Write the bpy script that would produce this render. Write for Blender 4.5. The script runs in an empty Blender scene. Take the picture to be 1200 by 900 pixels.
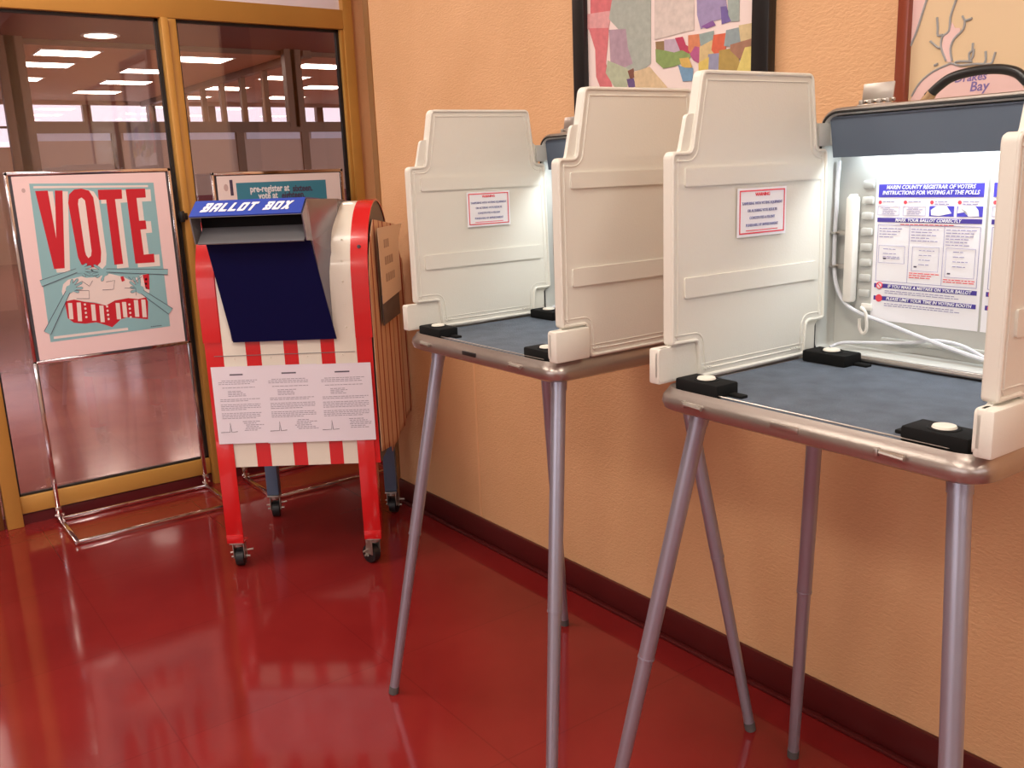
import bpy, bmesh, math, random
from mathutils import Vector, Matrix
from math import sin, cos, pi, radians
random.seed(7)
sc = bpy.context.scene
COL = sc.collection

# ------------------------------------------------------------------ camera
F, YAW, PIT, ROLL, CX, CH = 1070.2327, .6271, .2260, -.0394, 1.8634, 1.4
fw = Vector((sin(YAW)*cos(PIT), cos(YAW)*cos(PIT), -sin(PIT)))
r0 = Vector((cos(YAW), -sin(YAW), 0)); u0 = r0.cross(fw)
rv = r0*cos(ROLL)+u0*sin(ROLL); uv = -r0*sin(ROLL)+u0*cos(ROLL)
cd = bpy.data.cameras.new('camera'); cam = bpy.data.objects.new('camera', cd); COL.objects.link(cam)
cam.matrix_world = Matrix(((rv.x, uv.x, -fw.x, -CX), (rv.y, uv.y, -fw.y, 0), (rv.z, uv.z, -fw.z, CH), (0, 0, 0, 1)))
cd.sensor_width = 36; cd.lens = F*36/1200; cd.clip_start = .02; cd.clip_end = 200
sc.camera = cam
CAMP = Vector((-CX, 0, CH))
def ray(px, py): return (fw*F+rv*(px-600)-uv*(py-450)).normalized()
def on_x(px, py, x=0.):                      # measured points of the wall plane
    d = ray(px, py); return CAMP+d*((x-CAMP.x)/d.x)
def on_y(px, py, y):
    d = ray(px, py); return CAMP+d*((y-CAMP.y)/d.y)

# ------------------------------------------------------------------ world, light, exposure
w = bpy.data.worlds.new('world'); sc.world = w; w.use_nodes = True
w.node_tree.nodes['Background'].inputs[0].default_value = (.86, .93, 1, 1)
w.node_tree.nodes['Background'].inputs[1].default_value = 2.6
sc.view_settings.view_transform = 'Standard'; sc.view_settings.look = 'None'
sc.view_settings.gamma = 1; sc.view_settings.use_curve_mapping = False
sc.view_settings.exposure = -0.27
def area(name, loc, rot, sx, sy, power, col):
    l = bpy.data.lights.new(name, 'AREA'); l.shape = 'RECTANGLE'; l.size = sx; l.size_y = sy
    l.energy = power; l.color = col
    o = bpy.data.objects.new(name, l); COL.objects.link(o); o.location = loc; o.rotation_euler = rot
    return o
WARM = (1, .90, .80)
area('window_daylight', (-3.0, -4.12, 1.93), (radians(90), 0, 0), 4.7, .34, 24, (.86, .9, 1))
area('side_fill_light', (-5.94, .2, 1.5), (0, radians(-90), 0), 1.7, 4.0, 42, (.90, .93, 1))  # cool side fill, added; the left wall has no window
CEIL = 3.2
ADDED_FRONT_LIGHTS = [(-1.5, -1.8), (-1.5, .6), (-1.5, 3.0), (-3.9, -1.8), (-3.9, .6), (-3.9, 3.0)]  # unseen fixtures, added to light the front room
LIGHT_POWER = 36

# ------------------------------------------------------------------ helpers
def tag(o, label=None, cat=None, group=None, kind=None):
    if label: o['label'] = label
    if cat: o['category'] = cat
    if group: o['group'] = group
    if kind: o['kind'] = kind
    return o
def empty(name, loc=(0, 0, 0), rz=0, label=None, cat=None, group=None):
    o = bpy.data.objects.new(name, None); COL.objects.link(o); o.location = loc; o.rotation_euler = (0, 0, rz)
    o.empty_display_size = .05
    return tag(o, label, cat, group)
def mat(name, col, rough=.5, metal=0, bump=0, bscale=40, var=0, vscale=6, coat=0, emis=None, estr=0, detail=3, col2=None, spec=.5):
    m = bpy.data.materials.new(name); m.use_nodes = True; nt = m.node_tree; b = nt.nodes['Principled BSDF']
    b.inputs['Base Color'].default_value = (*col, 1); b.inputs['Roughness'].default_value = rough
    b.inputs['Metallic'].default_value = metal; b.inputs['Coat Weight'].default_value = coat
    b.inputs['Specular IOR Level'].default_value = spec
    tc = nt.nodes.new('ShaderNodeTexCoord')
    if var or col2:
        n = nt.nodes.new('ShaderNodeTexNoise'); n.inputs['Scale'].default_value = vscale; n.inputs['Detail'].default_value = 4
        nt.links.new(tc.outputs['Object'], n.inputs['Vector'])
        rp = nt.nodes.new('ShaderNodeValToRGB'); rp.color_ramp.elements[0].position = .3; rp.color_ramp.elements[1].position = .7
        c2 = col2 or tuple(min(1, c*(1+var)) for c in col); c1 = tuple(c*(1-var) for c in col) if not col2 else col
        rp.color_ramp.elements[0].color = (*c1, 1); rp.color_ramp.elements[1].color = (*c2, 1)
        nt.links.new(n.outputs['Fac'], rp.inputs['Fac']); nt.links.new(rp.outputs['Color'], b.inputs['Base Color'])
    if bump:
        n = nt.nodes.new('ShaderNodeTexNoise'); n.inputs['Scale'].default_value = bscale; n.inputs['Detail'].default_value = detail
        nt.links.new(tc.outputs['Object'], n.inputs['Vector'])
        bp = nt.nodes.new('ShaderNodeBump'); bp.inputs['Strength'].default_value = bump; bp.inputs['Distance'].default_value = .01
        nt.links.new(n.outputs['Fac'], bp.inputs['Height']); nt.links.new(bp.outputs['Normal'], b.inputs['Normal'])
    if emis:
        b.inputs['Emission Color'].default_value = (*emis, 1); b.inputs['Emission Strength'].default_value = estr
    return m
def glass_mat(name, tint, refl):
    m = bpy.data.materials.new(name); m.use_nodes = True; nt = m.node_tree; nt.nodes.clear()
    o = nt.nodes.new('ShaderNodeOutputMaterial'); mx = nt.nodes.new('ShaderNodeMixShader')
    t = nt.nodes.new('ShaderNodeBsdfTransparent'); t.inputs[0].default_value = (*tint, 1)
    g = nt.nodes.new('ShaderNodeBsdfGlossy'); g.inputs['Roughness'].default_value = .01; g.inputs['Color'].default_value = (1, 1, 1, 1)
    fr = nt.nodes.new('ShaderNodeFresnel'); fr.inputs['IOR'].default_value = 1.5
    ml = nt.nodes.new('ShaderNodeMath'); ml.operation = 'MULTIPLY'; ml.inputs[1].default_value = refl; ml.use_clamp = True
    nt.links.new(fr.outputs[0], ml.inputs[0]); nt.links.new(ml.outputs[0], mx.inputs[0])
    nt.links.new(t.outputs[0], mx.inputs[1]); nt.links.new(g.outputs[0], mx.inputs[2]); nt.links.new(mx.outputs[0], o.inputs[0])
    return m

class MB:
    def __init__(s): s.bm = bmesh.new(); s.mi = 0
    def _f(s, vs, sm=False):
        try:
            f = s.bm.faces.new(vs); f.material_index = s.mi; f.smooth = sm; return f
        except ValueError: return None
    def box(s, c, d, bevel=0, rot=None, seg=2):
        b2 = bmesh.new(); bmesh.ops.create_cube(b2, size=1)
        for v in b2.verts: v.co = Vector((v.co.x*d[0], v.co.y*d[1], v.co.z*d[2]))
        if bevel: bmesh.ops.bevel(b2, geom=list(b2.edges), offset=bevel, segments=seg, affect='EDGES', profile=.5)
        M = Matrix.Translation(Vector(c))
        if rot is not None: M = M @ rot.to_4x4()
        return s.merge(b2, M, smooth=bool(bevel))
    def box2(s, a, b, bevel=0):
        return s.box([(p+q)/2 for p, q in zip(a, b)], [abs(q-p) for p, q in zip(a, b)], bevel)
    def merge(s, b2, M=None, smooth=False):
        mp = {}
        for v in b2.verts: mp[v] = s.bm.verts.new((M @ v.co) if M else v.co)
        for f in b2.faces:
            n = s._f([mp[v] for v in f.verts], smooth)
        b2.free(); return s
    def prism(s, poly, o, ax, ay, th, bevel=0, smooth=False):   # polygon in (ax, ay) from o, thickness th along ax x ay
        ax = Vector(ax); ay = Vector(ay); n = ax.cross(ay).normalized(); o = Vector(o)
        b2 = bmesh.new()
        lo = [b2.verts.new(o+ax*x+ay*y) for x, y in poly]; hi = [b2.verts.new(o+ax*x+ay*y+n*th) for x, y in poly]
        b2.faces.new(lo[::-1]); b2.faces.new(hi); k = len(poly)
        for i in range(k): b2.faces.new((lo[i], lo[(i+1) % k], hi[(i+1) % k], hi[i]))
        bmesh.ops.recalc_face_normals(b2, faces=b2.faces[:])
        if bevel:
            es = [e for e in b2.edges if e.calc_face_angle(0) > .6 and (e.verts[0] in hi) and (e.verts[1] in hi)]
            if es: bmesh.ops.bevel(b2, geom=es, offset=bevel, segments=2, affect='EDGES')
        bmesh.ops.triangulate(b2, faces=[f for f in b2.faces if len(f.verts) > 4])
        return s.merge(b2, None, smooth)
    def flat(s, poly, o, ax, ay):
        ax = Vector(ax); ay = Vector(ay); o = Vector(o)
        b2 = bmesh.new(); b2.faces.new([b2.verts.new(o+ax*x+ay*y) for x, y in poly])
        bmesh.ops.triangulate(b2, faces=b2.faces[:]); return s.merge(b2)
    def cone(s, p, q, r1, r2=None, n=20, caps=True, smooth=True):
        r2 = r1 if r2 is None else r2; p = Vector(p); q = Vector(q); d = (q-p).normalized()
        a = d.orthogonal().normalized(); b = d.cross(a)
        A = [s.bm.verts.new(p+(a*cos(t)+b*sin(t))*r1) for t in [2*pi*i/n for i in range(n)]]
        B = [s.bm.verts.new(q+(a*cos(t)+b*sin(t))*r2) for t in [2*pi*i/n for i in range(n)]]
        for i in range(n): s._f((A[i], A[(i+1) % n], B[(i+1) % n], B[i]), smooth)
        if caps: s._f(A[::-1]); s._f(B)
        return s
    def tube(s, pts, r, n=10, closed=False, res=0):
        pts = [Vector(p) for p in pts]
        if res:                                    # Catmull-Rom
            out = []
            for i in range(len(pts)-1):
                p0 = pts[max(i-1, 0)]; p1 = pts[i]; p2 = pts[i+1]; p3 = pts[min(i+2, len(pts)-1)]
                for k in range(res):
                    t = k/res; out.append(.5*((2*p1)+(p2-p0)*t+(2*p0-5*p1+4*p2-p3)*t*t+(3*p1-p0-3*p2+p3)*t**3))
            out.append(pts[-1]); pts = out
        k = len(pts); rings = []; up = None
        for i, p in enumerate(pts):
            if closed: d = (pts[(i+1) % k]-pts[i-1]).normalized()
            else: d = (pts[min(i+1, k-1)]-pts[max(i-1, 0)]).normalized()
            if up is None: a = d.orthogonal().normalized()
            else:
                a = (up-d*up.dot(d))
                a = a.normalized() if a.length > 1e-6 else d.orthogonal().normalized()
            up = a; b = d.cross(a); rr = r[i] if isinstance(r, (list, tuple)) else r
            rings.append([s.bm.verts.new(p+(a*cos(t)+b*sin(t))*rr) for t in [2*pi*j/n for j in range(n)]])
        for i in range(k if closed else k-1):
            A = rings[i]; B = rings[(i+1) % k]
            for j in range(n): s._f((A[j], A[(j+1) % n], B[(j+1) % n], B[j]), True)
        if not closed: s._f(rings[0][::-1]); s._f(rings[-1])
        return s
    def obj(s, name, mats, parent=None, smooth_angle=None):
        bmesh.ops.recalc_face_normals(s.bm, faces=s.bm.faces[:])
        me = bpy.data.meshes.new(name); s.bm.to_mesh(me); s.bm.free()
        for m in (mats if isinstance(mats, (list, tuple)) else [mats]): me.materials.append(m)
        me.polygons.foreach_set('use_smooth', me.attributes['sf'].data[:] if False else [p.use_smooth for p in me.polygons])
        o = bpy.data.objects.new(name, me); COL.objects.link(o)
        if any(p.use_smooth for p in me.polygons):
            try: me.set_sharp_from_angle(angle=radians(40))
            except Exception: pass
        if parent: o.parent = parent
        return o
def struct(o): o['kind'] = 'structure'; return o
def rpoly(pts, r, n=5):
    """round the corners of a polygon; r is one radius or a list"""
    out = []; k = len(pts)
    for i in range(k):
        rr = r[i] if isinstance(r, (list, tuple)) else r
        p = Vector(pts[i]); a = Vector(pts[i-1])-p; b = Vector(pts[(i+1) % k])-p
        if rr <= 0: out.append(tuple(p)); continue
        t = min(rr, a.length*.45, b.length*.45); A = p+a.normalized()*t; B = p+b.normalized()*t
        for j in range(n+1):
            q = j/n; v = A*(1-q)**2+p*2*q*(1-q)+B*q*q; out.append((v.x, v.y))
    return out
def offset_poly(poly, d):
    """inset a counter-clockwise or clockwise polygon by d"""
    k = len(poly); ar = sum(poly[i][0]*poly[(i+1) % k][1]-poly[(i+1) % k][0]*poly[i][1] for i in range(k))
    sg = 1 if ar > 0 else -1; out = []
    for i in range(k):
        p = Vector(poly[i]); a = (p-Vector(poly[i-1])).normalized(); b = (Vector(poly[(i+1) % k])-p).normalized()
        na = Vector((-a.y, a.x))*sg; nb = Vector((-b.y, b.x))*sg; m = (na+nb)
        m = m.normalized() if m.length > 1e-5 else na
        c = max(.5, m.dot(na)); out.append(tuple(p+m*d/c))
    return out
def text(name, body, size, m, parent, o, ax, ay, align='CENTER', bold=0, shear=0, depth=.0006, sx=1, spacing=1, line=1):
    cu = bpy.data.curves.new(name, 'FONT'); cu.body = body; cu.size = size; cu.align_x = align; cu.align_y = 'CENTER'
    cu.shear = shear; cu.extrude = depth; cu.offset = bold; cu.resolution_u = 2; cu.space_character = spacing; cu.space_line = line
    t = bpy.data.objects.new(name, cu); COL.objects.link(t); bpy.context.view_layer.update()
    me = bpy.data.meshes.new_from_object(t.evaluated_get(bpy.context.evaluated_depsgraph_get()))
    bpy.data.objects.remove(t); bpy.data.curves.remove(cu)
    ax = Vector(ax).normalized(); ay = Vector(ay).normalized(); n = ax.cross(ay)
    me.transform(Matrix(((ax.x*sx, ay.x, n.x, o[0]), (ax.y*sx, ay.y, n.y, o[1]), (ax.z*sx, ay.z, n.z, o[2]), (0, 0, 0, 1))))
    me.materials.clear(); me.materials.append(m)
    ob = bpy.data.objects.new(name, me); COL.objects.link(ob)
    if parent: ob.parent = parent
    return ob
def shade(*a): pass

# ------------------------------------------------------------------ materials
M = {}
def wall_material():
    m = bpy.data.materials.new('peach_plaster'); m.use_nodes = True; nt = m.node_tree; b = nt.nodes['Principled BSDF']
    tc = nt.nodes.new('ShaderNodeTexCoord'); mp = nt.nodes.new('ShaderNodeMapping'); mp.inputs['Scale'].default_value = (1, 1, 2.2)
    nt.links.new(tc.outputs['Object'], mp.inputs['Vector'])
    n = nt.nodes.new('ShaderNodeTexNoise'); n.inputs['Scale'].default_value = 75; n.inputs['Detail'].default_value = 5; n.inputs['Distortion'].default_value = .6
    nt.links.new(mp.outputs[0], n.inputs['Vector'])
    n2 = nt.nodes.new('ShaderNodeTexNoise'); n2.inputs['Scale'].default_value = 3; n2.inputs['Detail'].default_value = 3
    nt.links.new(tc.outputs['Object'], n2.inputs['Vector'])
    rp = nt.nodes.new('ShaderNodeValToRGB'); rp.color_ramp.elements[0].position = .3; rp.color_ramp.elements[1].position = .7
    rp.color_ramp.elements[0].color = (.68, .385, .19, 1); rp.color_ramp.elements[1].color = (.74, .43, .222, 1)
    nt.links.new(n2.outputs['Fac'], rp.inputs['Fac']); nt.links.new(rp.outputs[0], b.inputs['Base Color'])
    bp = nt.nodes.new('ShaderNodeBump'); bp.inputs['Strength'].default_value = .35; bp.inputs['Distance'].default_value = .008
    nt.links.new(n.outputs['Fac'], bp.inputs['Height']); nt.links.new(bp.outputs[0], b.inputs['Normal'])
    b.inputs['Roughness'].default_value = .55
    return m
def floor_material(name, c1, c2, rough=.10):
    m = bpy.data.materials.new(name); m.use_nodes = True; nt = m.node_tree; b = nt.nodes['Principled BSDF']
    tc = nt.nodes.new('ShaderNodeTexCoord')
    n = nt.nodes.new('ShaderNodeTexNoise'); n.inputs['Scale'].default_value = 2.5; n.inputs['Detail'].default_value = 6
    nt.links.new(tc.outputs['Object'], n.inputs['Vector'])
    rp = nt.nodes.new('ShaderNodeValToRGB'); rp.color_ramp.elements[0].position = .35; rp.color_ramp.elements[1].position = .7
    rp.color_ramp.elements[0].color = (*c1, 1); rp.color_ramp.elements[1].color = (*c2, 1)
    nt.links.new(n.outputs['Fac'], rp.inputs['Fac'])
    br = nt.nodes.new('ShaderNodeTexBrick'); br.offset = 0; br.inputs['Scale'].default_value = 1
    br.inputs['Brick Width'].default_value = .61; br.inputs['Row Height'].default_value = .61; br.inputs['Mortar Size'].default_value = .002
    br.inputs['Color1'].default_value = (1, 1, 1, 1); br.inputs['Color2'].default_value = (.94, .94, .94, 1); br.inputs['Mortar'].default_value = (.80, .80, .80, 1)
    mp = nt.nodes.new('ShaderNodeMapping'); mp.inputs['Location'].default_value = (.13, .2, 0)
    nt.links.new(tc.outputs['Object'], mp.inputs['Vector']); nt.links.new(mp.outputs[0], br.inputs['Vector'])
    mx = nt.nodes.new('ShaderNodeMix'); mx.data_type = 'RGBA'; mx.blend_type = 'MULTIPLY'; mx.inputs[0].default_value = 1
    nt.links.new(rp.outputs[0], mx.inputs[6]); nt.links.new(br.outputs['Color'], mx.inputs[7]); nt.links.new(mx.outputs[2], b.inputs['Base Color'])
    n2 = nt.nodes.new('ShaderNodeTexNoise'); n2.inputs['Scale'].default_value = 7; n2.inputs['Detail'].default_value = 4
    nt.links.new(tc.outputs['Object'], n2.inputs['Vector'])
    bp = nt.nodes.new('ShaderNodeBump'); bp.inputs['Strength'].default_value = .05; bp.inputs['Distance'].default_value = .006
    nt.links.new(n2.outputs['Fac'], bp.inputs['Height']); nt.links.new(bp.outputs[0], b.inputs['Normal'])
    b.inputs['Roughness'].default_value = rough; b.inputs['Specular IOR Level'].default_value = .34; b.inputs['Coat Weight'].default_value = .12; b.inputs['Coat Roughness'].default_value = .05
    nt.links.new(bp.outputs[0], b.inputs['Coat Normal'])
    return m
M['wall'] = wall_material()
M['floor'] = floor_material('red_floor', (.20, .013, .013), (.245, .019, .018))
M['floor2'] = floor_material('lobby_floor', (.36, .13, .12), (.44, .18, .15), .16)
M['cream_wall'] = mat('cream_wall', (.62, .54, .47), .7)
M['base'] = mat('maroon_baseboard', (.085, .008, .008), .35)
M['gold'] = mat('bronze_gold_frame', (.60, .31, .07), .40, .2, var=.06, vscale=3)
M['gold_dark'] = mat('dark_bronze', (.20, .085, .025), .4, .3)
M['gasket'] = mat('black_gasket', (.01, .008, .008), .5)
M['glass'] = glass_mat('door_glass', (.93, .86, .87), 2.0)
M['strip'] = mat('brown_corner_strip', (.27, .13, .04), .45, .1)
M['frosted'] = mat('white_transom_panel', (.95, .86, .93), .25)
M['ceil'] = mat('white_ceiling', (.78, .72, .64), .8, bump=.2, bscale=60)
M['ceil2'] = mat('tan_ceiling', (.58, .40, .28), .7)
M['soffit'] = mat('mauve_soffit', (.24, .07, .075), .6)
M['bronze2'] = mat('lobby_bronze', (.19, .09, .035), .45)
M['tanwall'] = mat('lobby_tan_wall', (.60, .42, .32), .5)
M['redwall'] = mat('lobby_red_wall', (.25, .03, .03), .5)
M['diff'] = mat('light_diffuser', (.9, .9, .85), .5, emis=(1, .93, .78), estr=4.5)
M['diff2'] = mat('lobby_light_diffuser', (.9, .9, .85), .5, emis=(1, .90, .74), estr=19)
M['white'] = mat('white_trim', (.8, .78, .72), .5)
M['panel'] = mat('cream_plastic', (.73, .71, .63), .42, bump=.05, bscale=300)
M['label'] = mat('white_label', (.88, .88, .92), .4)
M['ink_red'] = mat('red_ink', (.75, .06, .09), .6)
M['ink_blue'] = mat('blue_ink', (.12, .10, .42), .6)
M['ink_pale'] = mat('pale_blue_ink', (.26, .27, .48), .6)
M['alu'] = mat('brushed_aluminium', (.44, .39, .35), .30, .85, bump=.03, bscale=200)
M['legm'] = mat('satin_grey_tube', (.385, .385, .465), .33, .7)
M['tip'] = mat('grey_rubber', (.09, .08, .08), .7)
M['felt'] = mat('slate_felt', (.085, .105, .135), .75, bump=.25, bscale=260, var=.18, vscale=22)
M['black'] = mat('black_foam', (.006, .006, .006), .8, spec=.2)
M['blackpl'] = mat('black_plastic', (.012, .012, .012), .35)
M['plug'] = mat('ivory_plug', (.80, .76, .66), .45)
M['shell'] = mat('pale_grey_shell', (.50, .51, .48), .4)
M['canopy'] = mat('slate_blue_canopy', (.085, .115, .16), .6)
M['tube'] = mat('lamp_tube_glass', (.9, .95, 1), .4, emis=(.85, .95, 1), estr=9)
M['cable'] = mat('grey_white_cable', (.62, .64, .68), .35)
M['chrome'] = mat('chrome', (.82, .78, .78), .1, 1)
M['brass'] = mat('worn_brass', (.62, .42, .24), .3, .9)
M['steel'] = mat('steel_clip', (.46, .42, .38), .35, .85)
M['paper'] = mat('white_paper', (.80, .76, .84), .6)
M['print'] = mat('grey_print', (.36, .33, .40), .7)
M['dkprint'] = mat('dark_print', (.10, .09, .13), .7)
M['mred'] = mat('gloss_red_paint', (.62, .012, .014), .25, coat=.4)
M['mwhite'] = mat('gloss_cream_paint', (.78, .74, .64), .28, coat=.3)
M['navy'] = mat('navy_blue_paint', (.002, .003, .05), .6, spec=.15)
M['royal'] = mat('royal_blue_paint', (.02, .06, .40), .35)
M['steelside'] = mat('grey_steel_side', (.26, .27, .33), .25, .6)
M['dkgrey'] = mat('dark_grey_metal', (.10, .095, .11), .45, .3)
M['greyfl'] = mat('grey_flap', (.20, .20, .21), .5)
M['bluegrey'] = mat('blue_grey_leg', (.10, .15, .24), .45)
M['rubber'] = mat('black_rubber', (.012, .012, .014), .45)
M['pink'] = mat('pale_pink_card', (.96, .72, .72), .35)
M['aqua'] = mat('aqua_ink', (.30, .55, .60), .5)
M['vred'] = mat('crimson_ink', (.62, .015, .03), .5)
M['cream'] = mat('cream_ink', (.90, .78, .74), .5)
M['line'] = mat('dark_line_ink', (.07, .05, .10), .6)
M['teal'] = mat('teal_ink', (.05, .25, .36), .5)
M['mapblack'] = mat('black_frame', (.008, .007, .007), .35)
M['mapwood'] = mat('red_brown_wood', (.24, .045, .018), .3, coat=.3)
M['tan'] = mat('tan_cloth', (.62, .40, .25), .8)
M['dkred'] = mat('dark_red_cloth', (.28, .04, .02), .8)

# ------------------------------------------------------------------ the front room
G = 4.3
m = MB(); m.box2((-6, -4.2, -.1), (.75, G-.02, 0)); struct(m.obj('floor', M['floor']))
m = MB(); m.box2((-9, G-.02, -.1), (16, 21.1, 0)); struct(m.obj('floor', M['floor2']))
m = MB(); m.box2((-6, -4.2, CEIL), (.75, G+.1, CEIL+.1)); struct(m.obj('ceiling', M['ceil']))
m = MB(); m.box2((0, -4.2, 0), (.158, 3.48, CEIL)); struct(m.obj('wall_right', M['wall']))
m = MB(); m.box2((.6, 3.3, 0), (.75, G+.06, CEIL)); m.box2((.16, 3.3, 0), (.6, 3.4, CEIL)); struct(m.obj('wall_recess', M['wall']))
m = MB(); m.box2((.35, G-.02, 0), (.60, G+.06, CEIL)); struct(m.obj('wall_pier', M['wall']))
m = MB(); m.box2((-6.1, -4.2, 0), (-6, G+.05, CEIL)); struct(m.obj('wall_left', M['cream_wall']))
m = MB()
m.box2((-6, -4.2, 0), (.0, -4.08, 1.72)); m.box2((-6, -4.2, 2.14), (.0, -4.08, CEIL))
m.box2((-.6, -4.2, 1.72), (0, -4.08, 2.14)); m.box2((-6, -4.2, 1.72), (-5.4, -4.08, 2.14))
struct(m.obj('wall_back', M['cream_wall']))
for i in range(4):                                   # the daylight windows behind the viewer
    x0 = -5.4+i*1.2
    fr = MB()
    for a, b in (((x0, -4.18, 1.72), (x0+.03, -4.1, 2.14)), ((x0+1.17, -4.18, 1.72), (x0+1.2, -4.1, 2.14)), ((x0, -4.18, 1.72), (x0+1.2, -4.1, 1.75)), ((x0, -4.18, 2.11), (x0+1.2, -4.1, 2.14))): fr.box2(a, b)
    wf = struct(fr.obj('window_%d' % (i+1), M['white']))
    pn = MB(); pn.box2((x0+.03, -4.145, 1.75), (x0+1.17, -4.14, 2.11)); pn.obj('window_pane', M['glass'], wf)
# panel seams in the plaster, corner strip, baseboards
m = MB(); m.box2((-.004, 3.445, 0), (.16, 3.485, CEIL)); struct(m.obj('trim_1', M['strip']))
sm = mat('seam_line', (.78, .46, .24), .5)
m = MB(); p = on_x(559, 500); m.box2((-.0025, p.y-.004, .1), (0, p.y+.004, 1.0)); struct(m.obj('trim_2', sm))
def base(name, a, b, ax):
    m = MB()
    m.box2(a, b, .003); return struct(m.obj(name, M['base']))
base('baseboard_right', (-.012, -4.0, 0), (0, 3.445, .098), 0)
m = MB(); m.box2((-.03, -4.0, 0), (-.012, 3.445, .012), .004); struct(m.obj('trim_3', M['base']))
base('baseboard_left', (-6, -4.0, 0), (-5.985, G-.06, .098), 0)

# glazed partition with doors in front of the lobby
def member(x0, x1, z0, z1, name, mt, y0=G-.035, y1=G+.03, groove=None):
    m = MB(); m.box2((x0, y0, z0), (x1, y1, z1), .003)
    return m
ZB, ZT = .125, 2.116
fr = MB()
fr.box2((-6, G-.038, ZT), (.300, G+.03, 2.205), .003)           # header
fr.box2((.300, G-.04, 0), (.350, G+.03, CEIL), .003)          # post at the wall
fr.box2((-6, G-.03, CEIL-.1), (.300, G+.03, CEIL))
struct(fr.obj('trim_4', M['gold']))
m = MB(); m.box2((-.50, G-.005, 2.205), (.300, G+.01, CEIL-.1)); struct(m.obj('window_5', M['frosted']))
m = MB(); m.box2((-6, G-.003, 2.205), (-.56, G+.003, CEIL-.1)); struct(m.obj('window_7', M['glass']))
m = MB(); m.box2((-.56, G-.03, 2.205), (-.50, G+.03, CEIL-.1)); struct(m.obj('trim_5', M['gold']))
m = MB(); m.box2((-6, G-.022, 0), (.30, G+.02, .045)); struct(m.obj('trim_6', mat('dark_red_threshold', (.10, .008, .01), .4)))
m = MB(); m.box2((-.575, G-.055, .0), (-.545, G+.03, ZT), .003); m.box2((-.54, G-.035, .0), (-.505, G+.03, ZT), .003); m.box2((-.548, G-.03, 0), (-.537, G, ZT)); struct(m.obj('trim_7', M['gold']))
def door(n, x0, x1, stile, hinge_gap):
    """glazed leaf: stiles, rails, gasket and pane"""
    m = MB()
    if stile[0]: m.box2((x0, G-.03, .045), (x0+stile[0], G+.02, ZT), .003)
    if stile[1]: m.box2((x1-stile[1], G-.03, .045), (x1, G+.02, ZT), .003)
    m.box2((x0, G-.028, .05), (x1, G+.02, ZB), .003)
    d = struct(m.obj('door_%d' % n, M['gold']))
    a = x0+stile[0]; b = x1-stile[1]
    g = MB()
    for p, q in (((a, G-.012, ZB), (a+.008, G+.01, ZT)), ((b-.014, G-.012, ZB), (b, G+.01, ZT)), ((a, G-.012, ZB), (b, G+.01, ZB+.008)), ((a, G-.012, ZT-.012), (b, G+.01, ZT))): g.box2(p, q)
    g.obj('gasket', M['gasket'], d)
    p = MB(); p.box2((a+.008, G-.003, ZB+.008), (b-.014, G+.003, ZT-.012)); p.obj('glass_pane', M['glass'], d)
    return d
door(1, -1.40, -.578, (.0, .0), 0)
door(2, -.503, .300, (0, .018), 0)
m = MB(); m.box2((-1.465, G-.05, 0), (-1.402, G+.03, ZT), .003); struct(m.obj('trim_8', M['gold']))
m = MB(); m.box2((-1.53, G-.03, 0), (-1.475, G+.03, ZT), .003); struct(m.obj('trim_9', M['gold_dark']))
door(3, -2.40, -1.535, (0, .05), 0); door(4, -3.3, -2.405, (.05, .05), 0); door(5, -4.2, -3.305, (.05, .05), 0); door(6, -6, -4.205, (.05, .05), 0)
# catch on the meeting stile
m = MB(); m.box2((-.596, G-.075, 1.245), (-.576, G-.055, 1.295), .004); m.box2((-.598, G-.066, 1.255), (-.560, G-.05, 1.285), .003)
tag(m.obj('door_latch', M['blackpl']), 'small black latch block on the gold post between the two glass panes', 'latch')

def ceiling_light(x, y, z, sx, sy, label, group, power=0, dm=None):
    t = empty('ceiling_light', (x, y, z), 0, label, 'ceiling light', group)
    m = MB()
    for a, b in (((-sx/2-.03, -sy/2-.03, -.012), (sx/2+.03, -sy/2, 0)), ((-sx/2-.03, sy/2, -.012), (sx/2+.03, sy/2+.03, 0)), ((-sx/2-.03, -sy/2, -.012), (-sx/2, sy/2, 0)), ((sx/2, -sy/2, -.012), (sx/2+.03, sy/2, 0))): m.box2(a, b)
    m.obj('light_frame', M['white'], t)
    m = MB(); m.box2((-sx/2, -sy/2, -.008), (sx/2, sy/2, -.002)); m.obj('diffuser', dm or M['diff'], t)
    if power:
        a = area('lamp_light', (x, y, z-.02), (0, 0, 0), sx, sy, power, WARM); 
    return t
for x, y in ADDED_FRONT_LIGHTS:
    ceiling_light(x, y, CEIL, .6, 1.2, 'unseen recessed rectangular ceiling light added above the red floor', 'added ceiling lights of the front room', LIGHT_POWER)

# ------------------------------------------------------------------ the lobby behind the glass (K scales its depth)
K = 1.5
def S(x, y=None): return -CX+K*(x+CX)
def Y(y): return K*y
FY = 21.0; Z2 = CH+K*1.2                                        # lobby ceiling
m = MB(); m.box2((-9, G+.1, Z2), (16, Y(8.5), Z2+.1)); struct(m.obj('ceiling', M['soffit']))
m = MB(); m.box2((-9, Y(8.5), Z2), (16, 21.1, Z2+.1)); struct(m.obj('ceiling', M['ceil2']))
m = MB(); m.box2((-9.1, G+.1, 0), (-9, 21.1, Z2)); struct(m.obj('wall_lobby_left', M['tanwall']))
m = MB(); m.box2((16, G+.1, 0), (16.1, 21.1, Z2)); struct(m.obj('wall_lobby_right', M['tanwall']))
m = MB(); m.box2((-9, FY, 0), (16, FY+.1, 2.30)); m.box2((-9, FY, 3.12), (16, FY+.1, Z2)); struct(m.obj('wall_far', M['tanwall']))
m = MB()
x = -9
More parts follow.
